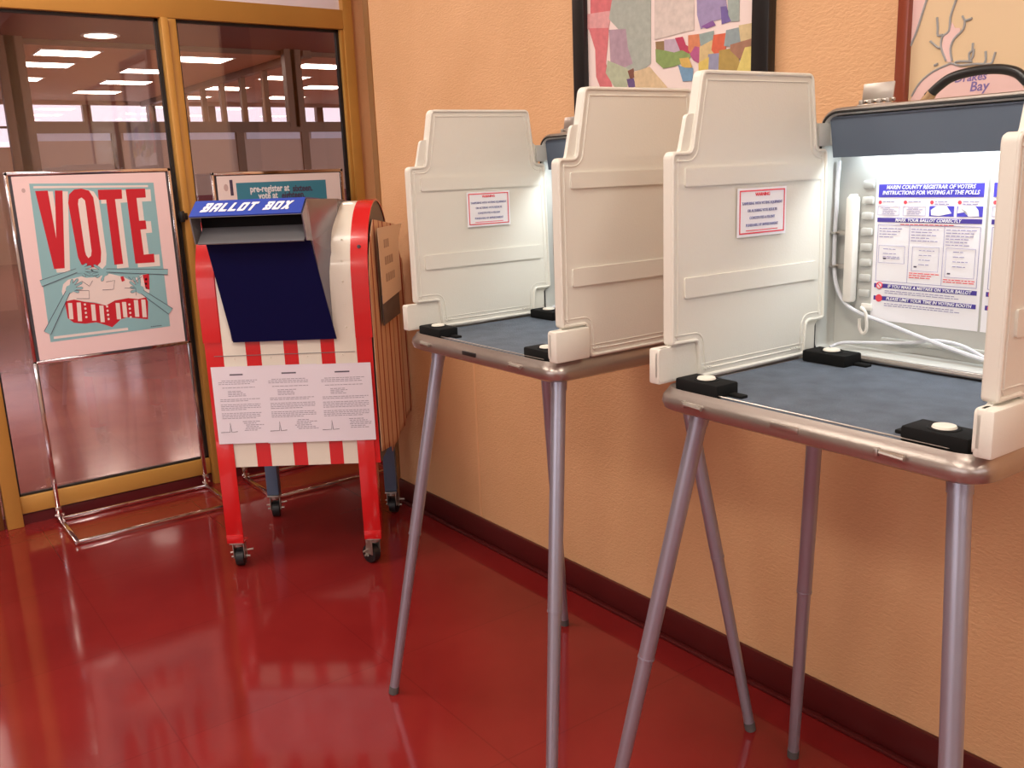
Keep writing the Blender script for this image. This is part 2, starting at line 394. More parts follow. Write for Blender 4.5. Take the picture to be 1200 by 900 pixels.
while x < 16: m.box2((x, FY-.05, 2.3), (x+.16, FY+.1, 3.12)); x += 1.3
m.box2((-9, FY-.05, 2.66), (16, FY+.08, 2.70))
fw_ = struct(m.obj('window_6', M['bronze2']))
m = MB(); m.box2((-9, FY+.02, 2.3), (16, FY+.03, 3.12)); m.obj('window_pane', M['glass'], fw_)
# soffit edge
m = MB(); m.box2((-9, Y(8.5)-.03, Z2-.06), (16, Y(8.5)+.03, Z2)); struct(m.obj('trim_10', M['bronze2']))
# cross partition with a transom rail
YP = 12.6
def px_x(px, py): return on_y(px, py, YP).x
zt = on_y(300, 149, YP).z
m = MB()
xl = px_x(22, 150); xr = 12
m.box2((xl, YP-.05, zt-.07), (xr, YP+.05, zt+.07))
for px, z1 in ((281, zt), (357, zt), (136, zt), (470, zt)): x = px_x(px, 165); m.box2((x-.055, YP-.04, 0), (x+.055, YP+.04, z1))
for px in (341, 348): x = px_x(px, 110); m.box2((x-.075, YP-.06, zt), (x+.075, YP+.06, Z2))
for px in (14, 24): x = px_x(px, 110); m.box2((x-.10, YP-.06, 0), (x+.10, YP+.06, Z2))
struct(m.obj('wall_cross_partition', M['bronze2']))
m = MB(); m.box2((xl, YP-.01, 1.28), (xr, YP+.01, zt-.07)); struct(m.obj('wall_partition_panel', M['tanwall']))
m = MB(); m.box2((px_x(136, 165), YP-.015, 0), (xr, YP+.015, 1.28)); struct(m.obj('wall_partition_base', M['redwall']))
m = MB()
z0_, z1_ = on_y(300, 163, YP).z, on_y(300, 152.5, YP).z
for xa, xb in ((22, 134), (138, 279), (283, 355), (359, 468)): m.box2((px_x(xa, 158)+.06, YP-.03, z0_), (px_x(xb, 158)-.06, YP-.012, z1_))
struct(m.obj('reflection_band', mat('painted_window_reflection', (.86, .84, .95), .4)))  # bright window reflection in the glass, painted as a pale strip on the panels
# long partition running away from the glass
xs = S(2.0)
m = MB()
for y in (9.495, 10.129, 10.777, 11.428, 12.119, 12.9, 13.7): m.box2((xs-.04, Y(y)-.05, 0), (xs+.04, Y(y)+.05, Z2))
m.box2((xs-.06, YP, Z2-.1), (xs+.06, FY, Z2)); m.box2((xs-.05, YP, zt-.3), (xs+.05, FY, zt-.14))
struct(m.obj('wall_long_partition', M['bronze2']))
m = MB(); m.box2((xs-.02, YP, 0), (xs+.02, FY, zt-.3)); struct(m.obj('wall_long_panel', M['tanwall']))
LL = [(-.0+.08, 9.22, .48, .38), (.05, 10.1, .46, .36), (.0, 11.4, .45, .36), (1.3, 9.3, .5, .38), (1.05, 10.36, .42, .34), (1.15, 11.5, .5, .36), (1.1, 12.7, .5, .36), (2.62, 9.45, .5, .36),
      (2.7, 10.6, .5, .38), (2.45, 11.9, .5, .4), (3.6, 11.5, .5, .4), (3.7, 13.0, .5, .4), (2.4, 13.2, .5, .4), (3.9, 9.6, .5, .36), (5.0, 11.5, .5, .36)]
for x, y, sx, sy in LL:
    ceiling_light(S(x), Y(y), Z2, sx*K, sy*K, 'glowing rectangular ceiling light seen through the glass in the lobby', 'rectangular lobby ceiling lights', 0, M['diff2'])
for x, y in ((-1.2, 6.4), (1.6, 6.4)):  # two out-of-sight lights added to brighten the lobby entrance
    ceiling_light(x, y, Z2, .6, 1.2, 'unseen rectangular ceiling light added just behind the glass wall, above the frame', 'added lobby entrance ceiling lights', 34, M['diff2'])
t = empty('downlight', (S(.11), Y(8.11), Z2), 0, 'round recessed downlight in the dark ceiling behind the glass', 'ceiling light')
m = MB(); m.cone((0, 0, -.01), (0, 0, 0), .22, .22, 28); m.obj('trim_ring', M['white'], t)
m = MB(); m.cone((0, 0, -.016), (0, 0, -.0105), .18, .18, 28); m.obj('diffuser', M['diff'], t)

# ------------------------------------------------------------------ voting booths
W, D, ZD = .5887, .4427, 1.010
def panel_outline():
    return [(.013, 1.083), (.013, 1.427), (.062, 1.427), (.087, 1.565), (.397, 1.567), (.416, 1.425), (.448, 1.425), (.457, 1.080), (.402, 1.080), (.397, 1.012), (.088, 1.012), (.080, 1.083)]
def back_outline():
    return [(-.013, 1.019), (-.013, 1.080), (.020, 1.080), (.020, 1.420), (.040, 1.425), (.056, 1.490), (.080, 1.492), (.090, 1.55), (.392, 1.552), (.404, 1.488), (.425, 1.470), (.430, 1.415), (.445, 1.415), (.450, 1.085), (.434, 1.07), (.430, 1.022)]
def make_panel(root, u, side):
    """side -1: left panel (outer skin towards -x), +1: right panel"""
    # material frame: ax = +y (depth), ay = +z
    AX = (0, 1, 0); AY = (0, 0, 1)                # normal = +x
    p = rpoly(panel_outline(), [.008, .014, .010, .014, .014, .010, .012, .012, .008, .012, .012, .008])
    b = rpoly(back_outline(), .008)
    m = MB()
    m.prism(p, (u-.009, 0, 0), AX, AY, .018)
    m.prism(b, (u-.0045, 0, 0), AX, AY, .009)
    q = offset_poly(p, .004); q2 = offset_poly(p, .017)
    for xx in (u-.009, u+.009):
        m.tube([(xx, y, z) for y, z in q], .0036, 8, closed=True)
        m.tube([(xx, y, z) for y, z in q2], .0016, 6, closed=True)
    for z0, z1, y0, y1 in ((1.366, 1.398, .045, .430), (1.167, 1.204, .045, .424)):
        for fc in (1, -1):
            m.prism(rpoly([(y0, z0), (y1, z0), (y1, z1), (y0, z1)], .004, 3), (u+.009 if fc > 0 else u-.013, 0, 0), AX, AY, .004)
    m.box2((u-.022 if side < 0 else u-.004, -.013, 1.014), (u+.004 if side < 0 else u+.022, .080, 1.080), .004)
    m.box2((u-.014 if side < 0 else u-.004, .404, 1.014), (u+.004 if side < 0 else u+.014, .438, 1.076), .004)
    for fc in (1, -1):
        xx = u+fc*.009
        for yy in (.10, .108, .116, .355, .363, .371, .379): m.box((xx, yy, 1.030), (.004, .005, .004))
        m.tube([(xx, .092, 1.038), (xx, .394, 1.038)], .0012, 6)
    return m.obj('privacy_panel', M['panel'], root)
def make_booth(o, a, feet, lab, lit):
    root = empty('voting_booth', (o[0], o[1], 0), -pi/2+a, lab, 'voting booth', 'folding voting booths along the wall')
    # --- tray
    m = MB()
    prof = [(-.004, 1.010), (-.006, 1.004), (-.012, .996), (-.014, .984), (-.010, .973), (.004, .966), (.020, .965)]
    cor = .045
    def ring(off, z):
        pts = rpoly([(off, off), (W-off, off), (W-off, D-off), (off, D-off)], cor-off*.6, 8); return [m.bm.verts.new((x, y, z)) for x, y in pts]
    rings = [ring(.008, 1.003), ring(.004, 1.009), ring(-.002, 1.011)]+[ring(p, z) for p, z in prof[1:]]
    for A, B in zip(rings, rings[1:]):
        k = len(A)
        for i in range(k): m._f((A[i], A[(i+1) % k], B[(i+1) % k], B[i]), True)
    m._f(rings[-1]); m._f(rings[0][::-1])
    m.obj('tray', M['alu'], root)
    m = MB(); m.prism(rpoly([(.012, .012), (W-.012, .012), (W-.012, D-.006), (.012, D-.006)], .035, 6), (0, 0, 1.0), (1, 0, 0), (0, 1, 0), .0065); m.obj('writing_surface', M['felt'], root)
    m = MB(); m.tube([(x, y, 1.0115) for x, y in rpoly([(.009, .009), (W-.009, .009), (W-.009, D-.009), (.009, D-.009)], .04, 6)], .0014, 6, closed=True); m.obj('rim_edge', M['alu'], root)
    # --- corner sockets
    for cx_, cy_, sx in ((.078, .032, 1), (W-.07, .036, -1), (.078, D-.05, 1), (W-.078, D-.05, -1)):
        m = MB(); m.box((cx_, cy_, 1.018), (.100, .056, .024), .004); m.box((cx_+sx*.055, cy_+.012, 1.009), (.045, .018, .006), .002)
        m.cone((cx_, cy_, 1.0295), (cx_, cy_, 1.0315), .0235, .022, 24)
        s_ = m.obj('corner_socket', M['black'], root)
        m = MB(); m.cone((cx_, cy_, 1.0300), (cx_, cy_, 1.0345), .0175, .0155, 24); m.obj('plug', M['plug'], s_)
    # --- legs
    tops = ((.05, .05), (W-.05, .05), (.05, D-.05), (W-.022, D-.05))
    for (tx, ty), (fx, fy) in zip(tops, feet):
        A = Vector((tx, ty, .968)); B = Vector((fx, fy, .0)); d = (B-A).normalized(); L = (B-A).length
        m = MB(); m.cone(A, A+d*L*.52, .0165, .0160, 24); m.cone(A+d*L*.52, A+d*(L-.012), .0148, .0128, 24); m.cone(A-d*.0, A+d*.03, .0185, .018, 24)
        m.tube([A+d*(L*.52-.002), A+d*(L*.52+.002)], .0168, 20)
        lg = m.obj('leg', M['legm'], root)
        m = MB(); m.cone(A+d*(L-.022), B, .0140, .0135, 20); m.obj('rubber_tip', M['tip'], lg)
    # --- front latches and knob
    for uu in ((.09, .47)):
        m = MB(); m.box((uu, -.0155, .992), (.046, .008, .007), .002); m.box((uu-.02, -.0165, .991), (.008, .010, .012), .002); m.tube([(uu-.012, -.022, .993), (uu+.026, -.022, .991)], .0038, 8); m.obj('latch', M['steel'], root)
    m = MB(); m.box((.285, -.0135, .992), (.055, .006, .010), .002); m.obj('handle_slot', M['alu'] if lit == 2 else M['blackpl'], root)
    m = MB(); m.cone((.30, .12, .966), (.30, .12, .950), .004, .004, 12); m.cone((.30, .12, .950), (.30, .12, .936), .010, .008, 16); m.obj('release_knob', M['steel'], root)
    # --- privacy panels
    for uu, sd in ((0.0, -1), (W, 1)):
        p = make_panel(root, uu, sd)
        if sd < 0:
            m = MB(); m.box2((uu+.0126, .181, 1.267), (uu+.0136, .320, 1.357)); lb = m.obj('warning_label', M['label'], p)
            lb['label'] = 'white warning sticker with a red border'
            # frame line and writing
            m = MB(); xx = uu+.0138
            for a_, b_ in (((xx, .186, 1.272), (xx+.0005, .315, 1.2745)), ((xx, .186, 1.3505), (xx+.0005, .315, 1.353)), ((xx, .186, 1.272), (xx+.0005, .1885, 1.353)), ((xx, .3125, 1.272), (xx+.0005, .315, 1.353))): m.box2(a_, b_)
            m.obj('label_border', M['ink_red'], p)
            text('label_heading', 'WARNING', .0085, M['ink_red'], p, (xx, .2505, 1.3445), (0, 1, 0), (0, 0, 1), bold=.0002)
            for i, ln in enumerate(('TAMPERING WITH VOTING EQUIPMENT', 'OR ALTERING VOTE RESULTS', 'CONSTITUTES A FELONY', 'PUNISHABLE BY IMPRISONMENT')):
                text('label_text', ln, .0074, M['ink_pale'], p, (xx, .2505, 1.3285-i*.0135), (0, 1, 0), (0, 0, 1), bold=.0001, sx=.86)
            m = MB(); m.box2((xx, .205, 1.2775), (xx+.0004, .296, 1.2790)); m.obj('fine_print_line', M['ink_red'], p)
    # --- hinge brackets between panels and lid
    for uu, sx in ((0.0, 1), (W, -1)):
        m = MB(); m.box((uu+sx*.002, .440, 1.452), (.018, .040, .044), .002); m.box((uu+sx*.014, .458, 1.449), (.030, .006, .036), .002)
        for zz in (1.441, 1.463): m.cone((uu+sx*.002, .425, zz), (uu+sx*.002, .419, zz), .003, .003, 10)
        m.obj('hinge_bracket', M['shell'], root)
    # --- lid
    X0, X1, Z0, Z1 = -.006, W+.006, 1.012, 1.497
    op = rpoly([(X0, Z0), (X1, Z0), (X1, Z1), (X0, Z1)], [.02, .02, .045, .045], 8)
    m = MB()
    def rg(off, y): return [m.bm.verts.new((x, y, z)) for x, z in offset_poly(op, off)]
    Y0 = D+.004
    rs = [rg(.012, Y0+.052), rg(.010, Y0+.01), rg(.009, Y0), rg(.005, Y0-.004), rg(.0, Y0), rg(-.002, Y0+.02), rg(.002, Y0+.05), rg(.014, Y0+.060)]
    for A, B in zip(rs, rs[1:]):
        k = len(A)
        for i in range(k): m._f((A[i], A[(i+1) % k], B[(i+1) % k], B[i]), True)
    m._f(rs[0][::-1]); m._f(rs[-1])
    lid = m.obj('lid', M['shell'], root)
    m = MB(); m.tube([(x, Y0-.003, z) for x, z in offset_poly(op, .0035)], .0028, 8, closed=True); m.obj('lid_gasket', M['blackpl'], lid)
    m = MB(); m.tube([(x, Y0+.004, z) for x, z in offset_poly(op, -.0015)], .0036, 8, closed=True); m.obj('lid_edge_trim', M['alu'], lid)
    yb = Y0+.052
    # louvres pressed into the back, beside the poster
    m = MB()
    for i in range(8):
        z = 1.135+i*.031; m.box((.075, yb-.002, z), (.026, .008, .016), .004)
    m.box((.30, yb-.002, 1.045), (.36, .008, .010), .003)
    m.obj('louvres', M['shell'], lid)
    # hinge strip at the bottom
    m = MB(); m.box((W/2, D-.010, 1.0135), (W-.10, .012, .006), .002); m.cone((.06, D-.002, 1.015), (W-.06, D-.002, 1.015), .0035, .0035, 10); m.obj('hinge_strip', M['alu'], root)
    # canopy, lamp
    m = MB(); m.prism([(.022, 1.407), (W-.022, 1.405), (W-.012, 1.484), (.012, 1.484)], (0, Y0+.004, 0), (1, 0, 0), (0, 0, 1), -.003); m.box2((.014, Y0+.002, 1.482), (W-.014, yb, 1.485)); cn = m.obj('lamp_canopy', M['canopy'], lid)
    m = MB(); m.cone((.05, Y0+.030, 1.440), (W-.05, Y0+.030, 1.440), .008, .008, 16); m.obj('lamp_tube', M['tube'], root)
    m = MB()
    for uu in (.044, W-.044): m.box((uu, Y0+.032, 1.444), (.012, .022, .026), .002)
    m.box((W/2, Y0+.030, 1.468), (W-.10, .024, .022), .003); m.obj('lamp_holder', M['white'], root)
    l = area('booth_lamp', (W/2, Y0+.030, 1.428), (radians(-14), 0, 0), W-.14, .02, LAMP, (.88, .96, 1)); l.parent = root
    # spare tube bar, clips and cables
    m = MB(); m.box((.049, yb-.014, 1.223), (.022, .022, .215), .006); m.box((.049, yb-.014, 1.325), (.014, .016, .018), .003); m.obj('side_bar', M['white'], lid)
    for z in (1.256, 1.188):
        m = MB(); m.box((.020, yb-.012, z), (.030, .006, .010), .001); m.tube([(.006, yb-.012, z), (.008, yb-.024, z), (.016, yb-.024, z), (.018, yb-.012, z)], .0028, 6); m.obj('cable_clip', M['steel'], lid)
    yc = yb-.018
    m = MB(); m.tube([(.016, yc, 1.400), (.013, yc, 1.35), (.013, yc, 1.30), (.012, yc, 1.256), (.013, yc, 1.19), (.022, yc, 1.145), (.045, yc, 1.112), (.085, yc, 1.094), (.137, yc, 1.082), (.22, yc-.004, 1.062), (.338, yc-.008, 1.038), (.42, yc-.008, 1.030), (.50, yc-.004, 1.026)], .0042, 8, res=5); m.obj('cable', M['cable'], lid)
    m = MB(); m.tube([(.045, D-.01, 1.028), (.06, D+.012, 1.036), (.118, yc-.01, 1.041), (.192, yc, 1.049), (.247, yc, 1.060), (.30, yc, 1.055), (.37, yc-.01, 1.030)], .0034, 8, res=5); m.obj('cable', M['cable'], lid)
    m = MB(); m.tube([(.078, yb-.006, 1.104), (.084, yb-.022, 1.108), (.096, yb-.024, 1.098), (.098, yb-.022, 1.066), (.090, yb-.022, 1.056), (.082, yb-.022, 1.066), (.081, yb-.022, 1.085)], .0032, 8, res=4); m.box((.084, yb-.004, 1.108), (.024, .006, .014), .002); m.obj('cable_hook', M['white'], lid)
    # case latches standing up on the lid's edge and the carrying handle
    for uu in (.10, W-.10):
        m = MB(); yl = Y0+.030
        m.box((uu, yl-.006, 1.5015), (.074, .022, .006), .002); m.box((uu, yl-.002, 1.526), (.066, .004, .034), .0015, rot=Matrix.Rotation(radians(-8), 3, 'X'))
        for k in range(4): m.box((uu-.028+k*.019, yl-.012, 1.508), (.009, .010, .010), .002)
        m.tube([(uu-.036, yl-.004, 1.510), (uu+.036, yl-.004, 1.510)], .0035, 8); m.obj('case_latch', M['steel'], lid)
    yl = Y0+.03
    h = MB(); pts = [(.200, yl, 1.508), (.222, yl, 1.526), (.245, yl, 1.538), (.285, yl, 1.544), (.325, yl, 1.543), (.355, yl, 1.535), (.372, yl, 1.521), (.386, yl, 1.506)]
    h.tube(pts, [.0075]+[.0095]*0+[.0085]*0+[.0075]*7, 12) if False else h.tube([Vector(p) for p in pts], .0085, 12, res=5)
    hd = h.obj('handle', M['blackpl'], lid)
    m = MB(); m.cone((.192, yl, 1.496), (.208, yl, 1.514), .0095, .0092, 14); m.cone((.378, yl, 1.514), (.396, yl, 1.495), .0095, .0095, 14); m.box((.190, yl, 1.499), (.03, .022, .006), .002); m.box((.398, yl, 1.499), (.03, .022, .006), .002); m.obj('ferrule', M['brass'], hd)
    return root, yb
LAMP = 1.5
feet1 = [(-.026, -.118), (W+.075, -.108), (-.020, D+.055), (W+.125, D+.060)]
feet2 = [(-.075, -.105), (W+.070, -.100), (-.048, D+.040), (W+.10, D+.055)]
b2, yb = make_booth((-.683, 1.1589), -.0175, feet2, 'cream and aluminium folding voting booth nearest the viewer, its lit interior and posters in view', 2)
b1, yb = make_booth((-.6931, 2.0478), -.0006, feet1, 'cream and aluminium folding voting booth farther off, next to the ballot box', 1)

def instruction_sheet(root, u0_, label, second=False):
    rw = root.matrix_basis.copy()
    t = empty('instruction_sheet', (0, 0, 0), 0, label, 'poster', 'voting instruction sheets inside the nearest booth')
    R = Matrix.Translation(root.location) @ Matrix.Rotation(root.rotation_euler.z, 4, 'Z')
    t.matrix_basis = R @ Matrix.Translation((u0_, yb-.0012, 1.083))
    Wp, Hp = .222, .279
    m = MB(); m.box2((0, 0, 0), (Wp, .0008, Hp)); m.obj('paper', M['label'], t)
    yy = -.0006
    AX = (1, 0, 0); AZ = (0, 0, 1)
    bl = M['ink_blue']; blu = mat('bright_blue_ink', (.07, .06, .55), .5)
    def bar(x0, x1, z0, z1, mt, nm='bar', y=yy): mm.box2((x0, y, z0), (x1, y+.0005, z1))
    mm = MB(); bar(.006, Wp-.006, .244, .269, blu); mm.obj('header_bar', blu, t)
    mm = MB()
    for z in (.196, .066, .041): bar(.006, Wp-.006, z, z+.0085, bl)
    mm.obj('section_bars', mat('violet_blue_ink', (.06, .04, .30), .5), t)
    wt = M['label']; y2 = yy-.0007
    if not second:
        text('lettering', 'MARIN COUNTY REGISTRAR OF VOTERS\nINSTRUCTIONS FOR VOTING AT THE POLLS', .0105, wt, t, (Wp/2, y2, .2575), AX, AZ, bold=.0002, shear=.25, sx=.92, depth=.0002, line=1.0)
        text('lettering', 'MARK YOUR BALLOT CORRECTLY', .0085, wt, t, (Wp/2, y2, .2002), AX, AZ, bold=.0002, shear=.2, depth=.0002)
        text('lettering', 'IF YOU MAKE A MISTAKE ON YOUR BALLOT', .0085, wt, t, (Wp/2+.010, y2, .0702), AX, AZ, bold=.0002, shear=.2, depth=.0002)
        text('lettering', 'PLEASE LIMIT YOUR TIME IN VOTING BOOTH', .0085, wt, t, (Wp/2+.010, y2, .0452), AX, AZ, bold=.0002, shear=.2, depth=.0002)
    # step dots and pictures
    dm = MB(); 
    for i in range(4): c = .010+i*.054; dm.cone((c, yy, .2345), (c, yy+.0004, .2345), .0036, .0036, 16)
    dm.cone((.018, yy-.0006, .0705), (.018, yy, .0705), .0075, .0075, 20) if False else None
    dm.cone((.018, yy-.0006, .0450), (.018, yy, .0450), .0075, .0075, 20)
    dm.obj('red_dots', M['ink_red'], t)
    dm = MB(); dm.tube([(.018+.0062*cos(k*pi/10), yy-.0008, .0705+.0062*sin(k*pi/10)) for k in range(20)], .0011, 6, closed=True); dm.tube([(.0138, yy-.0008, .0747), (.0222, yy-.0008, .0663)], .0009, 6)
    dm.obj('prohibition_symbol', M['ink_red'], t)
    dm = MB(); dm.cone((.018, yy-.0005, .0705), (.018, yy-.0001, .0705), .0068, .0068, 20); dm.obj('symbol_disc', wt, t)
    # thin lines and small print
    lm = MB()
    def ln(x0, x1, z, h=.0007): lm.box2((x0, yy, z), (x1, yy+.0004, z+h))
    def rect(x0, x1, z0, z1, h=.0006):
        ln(x0, x1, z0, h); ln(x0, x1, z1, h); lm.box2((x0, yy, z0), (x0+h, yy+.0004, z1)); lm.box2((x1, yy, z0), (x1+h, yy+.0004, z1))
    rnd = random.Random(3)
    def words(x0, x1, z, h=.0016, fill=.85):
        x = x0
        while x < x1-.004:
            w_ = min(rnd.uniform(.004, .012), x1-x); lm.box2((x, yy, z), (x+w_, yy+.0004, z+h)); x += w_+.0018
    for i in range(4):
        c = .016+i*.054; words(c, c+.026+.004*(i % 2), .2350, .0015)
        if i > 1: words(c, c+.028, .2305, .0015)
    for i in (0, 1):
        x0 = .006+i*.054; rect(x0, x0+.046, .2095, .2265)
        for k in range(5): words(x0+.006+rnd.uniform(0, .006), x0+.030+rnd.uniform(0, .012), .2120+k*.0028, .0008)
    rect(.008, Wp-.008, .079, .190, .0009)
    for x in (.076, .146): lm.box2((x, yy, .079), (x+.0008, yy+.0004, .190))
    for c0, c1, n0 in ((.012, .066, 4), (.080, .140, 5), (.150, .210, 6)):
        for k in range(n0): words(c0, c1-rnd.uniform(0, .02), .183-k*.0055, .0014)
    rect(.012, .068, .116, .150); rect(.084, .138, .104, .150); rect(.152, .208, .096, .150)
    for c0, c1, z0 in ((.018, .06, .128), (.094, .134, .114), (.162, .204, .106)):
        for k in range(4): words(c0+.004, c1-rnd.uniform(0, .014), .143-k*.009 if .143-k*.009 > z0-.006 else z0, .0013)
    for z in (.060, .0560, .0345, .0305): words(.03, Wp-.03-rnd.uniform(0, .02), z, .0013)
    lm.obj('small_print', mat('pale_violet_print', (.30, .28, .50), .6), t)
    lm = MB()
    words(.056, .168, .1915, .0014); lm.obj('red_print', M['ink_red'], t)
    for c0, c1 in ((.080, .142), (.150, .212)):
        lm = MB()
        for k in range(3 if c0 < .1 else 2): words(c0, c1-rnd.uniform(0, .016), (.0985 if c0 < .1 else .0905)-k*.0042, .0016)
        lm.obj('red_print', M['ink_red'], t)
    # two dark photo squares with white hands/ballots
    for i in (2, 3):
        x0 = .006+i*.054; dm = MB(); dm.box2((x0, yy, .2085), (x0+.048, yy+.0004, .2275)); pc = dm.obj('picture', blu, t)
        dm = MB()
        if i == 2: dm.flat([(.004, .002), (.020, .001), (.044, .006), (.034, .019), (.014, .019), (.003, .012)], (x0, yy-.0002, .2085), AX, AZ)
        else: dm.flat([(.001, .006), (.018, .009), (.022, .0005), (.042, .001), (.040, .012), (.034, .019), (.002, .019)], (x0, yy-.0002, .2085), AX, AZ)
        dm.obj('picture_highlight', wt, t)
    for i in range(3):
        dm = MB(); c = (.026, .092, .160)[i]; dm.box((c, yy-.0001, (.125, .112, .103)[i]), (.006, .0004, .0028), 0); dm.obj('arrow_mark', M['line'], t)
    return t
instruction_sheet(b2, .091, 'voting instruction sheet with blue header bars, fully in view inside the nearest booth')
instruction_sheet(b2, .318, 'voting instruction sheet half hidden behind the right cream panel of the nearest booth', True)

# ------------------------------------------------------------------ ballot box
TH = radians(-37)
bb = empty('ballot_box', (-.872, 3.205, 0), TH, 'red and white striped ballot box on casters with a dark blue chute and curved top', 'ballot box')
BW, BD, TOPZ = .592, .56, 1.325; RB = BD/2; SP = TOPZ-RB
def profile(inset=0, n=18, zb=.40):
    r = RB-inset
    return [(inset, zb), (inset, SP)]+[(RB-r*cos(pi*k/n), SP+r*sin(pi*k/n)) for k in range(1, n)]+[(BD-inset, SP), (BD-inset, zb)]
# horizontal positions of the stripes on the body (u) and red/white order
UB = [0, .063, .144, .197, .279, .329, .410, .459, .536, .592]
m = MB(); pr = profile()
for i in range(len(UB)-1):
    m.mi = 0 if i % 2 == 0 else 1
    A = [m.bm.verts.new((UB[i], v, z)) for v, z in pr]; B = [m.bm.verts.new((UB[i+1], v, z)) for v, z in pr]
    for k in range(len(pr)-1): m._f((A[k], B[k], B[k+1], A[k+1]), True)
m.mi = 2
for u in (0, BW):
    vs = [m.bm.verts.new((u, v, z)) for v, z in pr]; m._f(vs if u else vs[::-1])
A = [m.bm.verts.new(p) for p in ((0, 0, .40), (BW, 0, .40), (BW, BD, .40), (0, BD, .40))]; m._f(A)
body = m.obj('body', [M['mred'], M['mwhite'], M['dkgrey']], bb)
# raised red end bands over the dome, with screws
for u0_, u1_ in ((-.003, .060), (.536, .596)):
    m = MB(); po = [(-.004, .86)]+[(RB-(RB+.004)*cos(pi*k/24), SP+(RB+.004)*sin(pi*k/24)) for k in range(0, 25)]+[(BD+.004, .86)]
    A = [m.bm.verts.new((u0_, v, z)) for v, z in po]; B = [m.bm.verts.new((u1_, v, z)) for v, z in po]
    pi_ = [(.002, .86)]+[(RB-(RB-.002)*cos(pi*k/24), SP+(RB-.002)*sin(pi*k/24)) for k in range(0, 25)]+[(BD-.002, .86)]
    A2 = [m.bm.verts.new((u0_, v, z)) for v, z in pi_]; B2 = [m.bm.verts.new((u1_, v, z)) for v, z in pi_]
    for k in range(len(po)-1):
        m._f((A[k], B[k], B[k+1], A[k+1]), True); m._f((A[k], A[k+1], A2[k+1], A2[k])); m._f((B[k+1], B[k], B2[k], B2[k+1]))
    m._f((A[0], B[0], B2[0], A2[0])); m._f((A[-1], A2[-1], B2[-1], B[-1]))
    m.obj('end_band', M['mred'], bb)
# rivets and screws
m = MB()
for z in (1.20, 1.13, 1.06, .98, .90):
    th = 0 if z < SP else math.asin((z-SP)/RB); v = RB-RB*cos(th)
    m.cone((.505, v-.001, z), (.505, v-.004, z), .004, .003, 10)
for u in (.10, .23, .36, .485): m.cone((u, 0, .80), (u, -.003, .80), .003, .002, 8)
for z in (.93, .87): m.cone((.10, 0, z), (.10, -.003, z), .003, .002, 8)
m.obj('rivets', M['mwhite'], bb)
m = MB(); z = 1.175; th = math.asin((z-SP)/RB); v = RB-RB*cos(th); m.cone((.566, v-.005, z), (.566, v-.009, z), .007, .005, 12); m.obj('screw', M['dkgrey'], bb)
m = MB(); m.box((.28, -.0015, .812), (.50, .002, .0015)); m.obj('seam', M['greyfl'], bb)
# front legs (red angle), rear legs (blue grey), casters
def caster(parent_leg, x, y, ang, z=.105):
    R = Matrix.Rotation(ang, 3, 'Z'); o = Vector((x, y, 0))
    m = MB()
    m.box((x, y, .103), (.05, .05, .006), .001)
    for s_ in (-1, 1):
        pts = [(s_*.020, -.015, .100), (s_*.020, .018, .100), (s_*.020, .030, .040), (s_*.020, .018, .030)]
        q = [o+R @ Vector(p) for p in pts]; 
        m.tube(q, .0035, 6)
        c = o+R @ Vector((s_*.0195, .010, .070)); m.box(c, (.003, .034, .062), .001, rot=R)
    a = o+R @ Vector((-.034, .022, .036)); b = o+R @ Vector((.034, .022, .036)); m.tube([a, b], .004, 8)
    m.cone(o+Vector((0, 0, .088)), o+Vector((0, 0, .104)), .018, .018, 16)
    a = o+R @ Vector((-.038, .024, .052)); b = o+R @ Vector((.046, .028, .060)); m.tube([a, b], .0035, 8)
    c_ = m.obj('caster', M['steel'], parent_leg)
    c_['label'] = 'caster with a black wheel'
    m = MB(); p = R @ Vector((1, 0, 0)); c = o+R @ Vector((0, .022, .036))
    m.cone(c-p*.014, c+p*.014, .034, .034, 28); m.cone(c-p*.017, c-p*.014, .026, .033, 28); m.cone(c+p*.014, c+p*.017, .033, .026, 28)
    # join: the wheel belongs to the same caster
    me = c_.data; b2m = bmesh.new(); b2m.from_mesh(me); me.materials.append(M['rubber'])
    mp = {v: b2m.verts.new(v.co) for v in m.bm.verts}
    for f in m.bm.faces:
        try: nf = b2m.faces.new([mp[v] for v in f.verts]); nf.material_index = 1; nf.smooth = f.smooth
        except ValueError: pass
    m.bm.free(); b2m.to_mesh(me); b2m.free(); me.set_sharp_from_angle(angle=radians(40))
for x, ang in ((.002, .1), (.512, .9)):
    m = MB(); m.box2((x, -.006, .108), (x+.062, -.001, .500), .001); m.box2((x if x < .1 else x+.057, -.004, .108), (x+.005 if x < .1 else x+.062, .045, .46), .001); m.box2((x, -.004, .106), (x+.062, .045, .112))
    m.box2((x, -.008, .108), (x+.062, -.004, .14), .001)
    caster(m.obj('leg', M['mred'], bb), x+.031, .022, ang)
for x, ang in ((.01, .2), (.512, -.2)):
    m = MB(); m.box2((x, BD-.05, .108), (x+.050, BD-.010, .42), .002); caster(m.obj('leg', M['bluegrey'], bb), x+.025, BD-.03, ang)
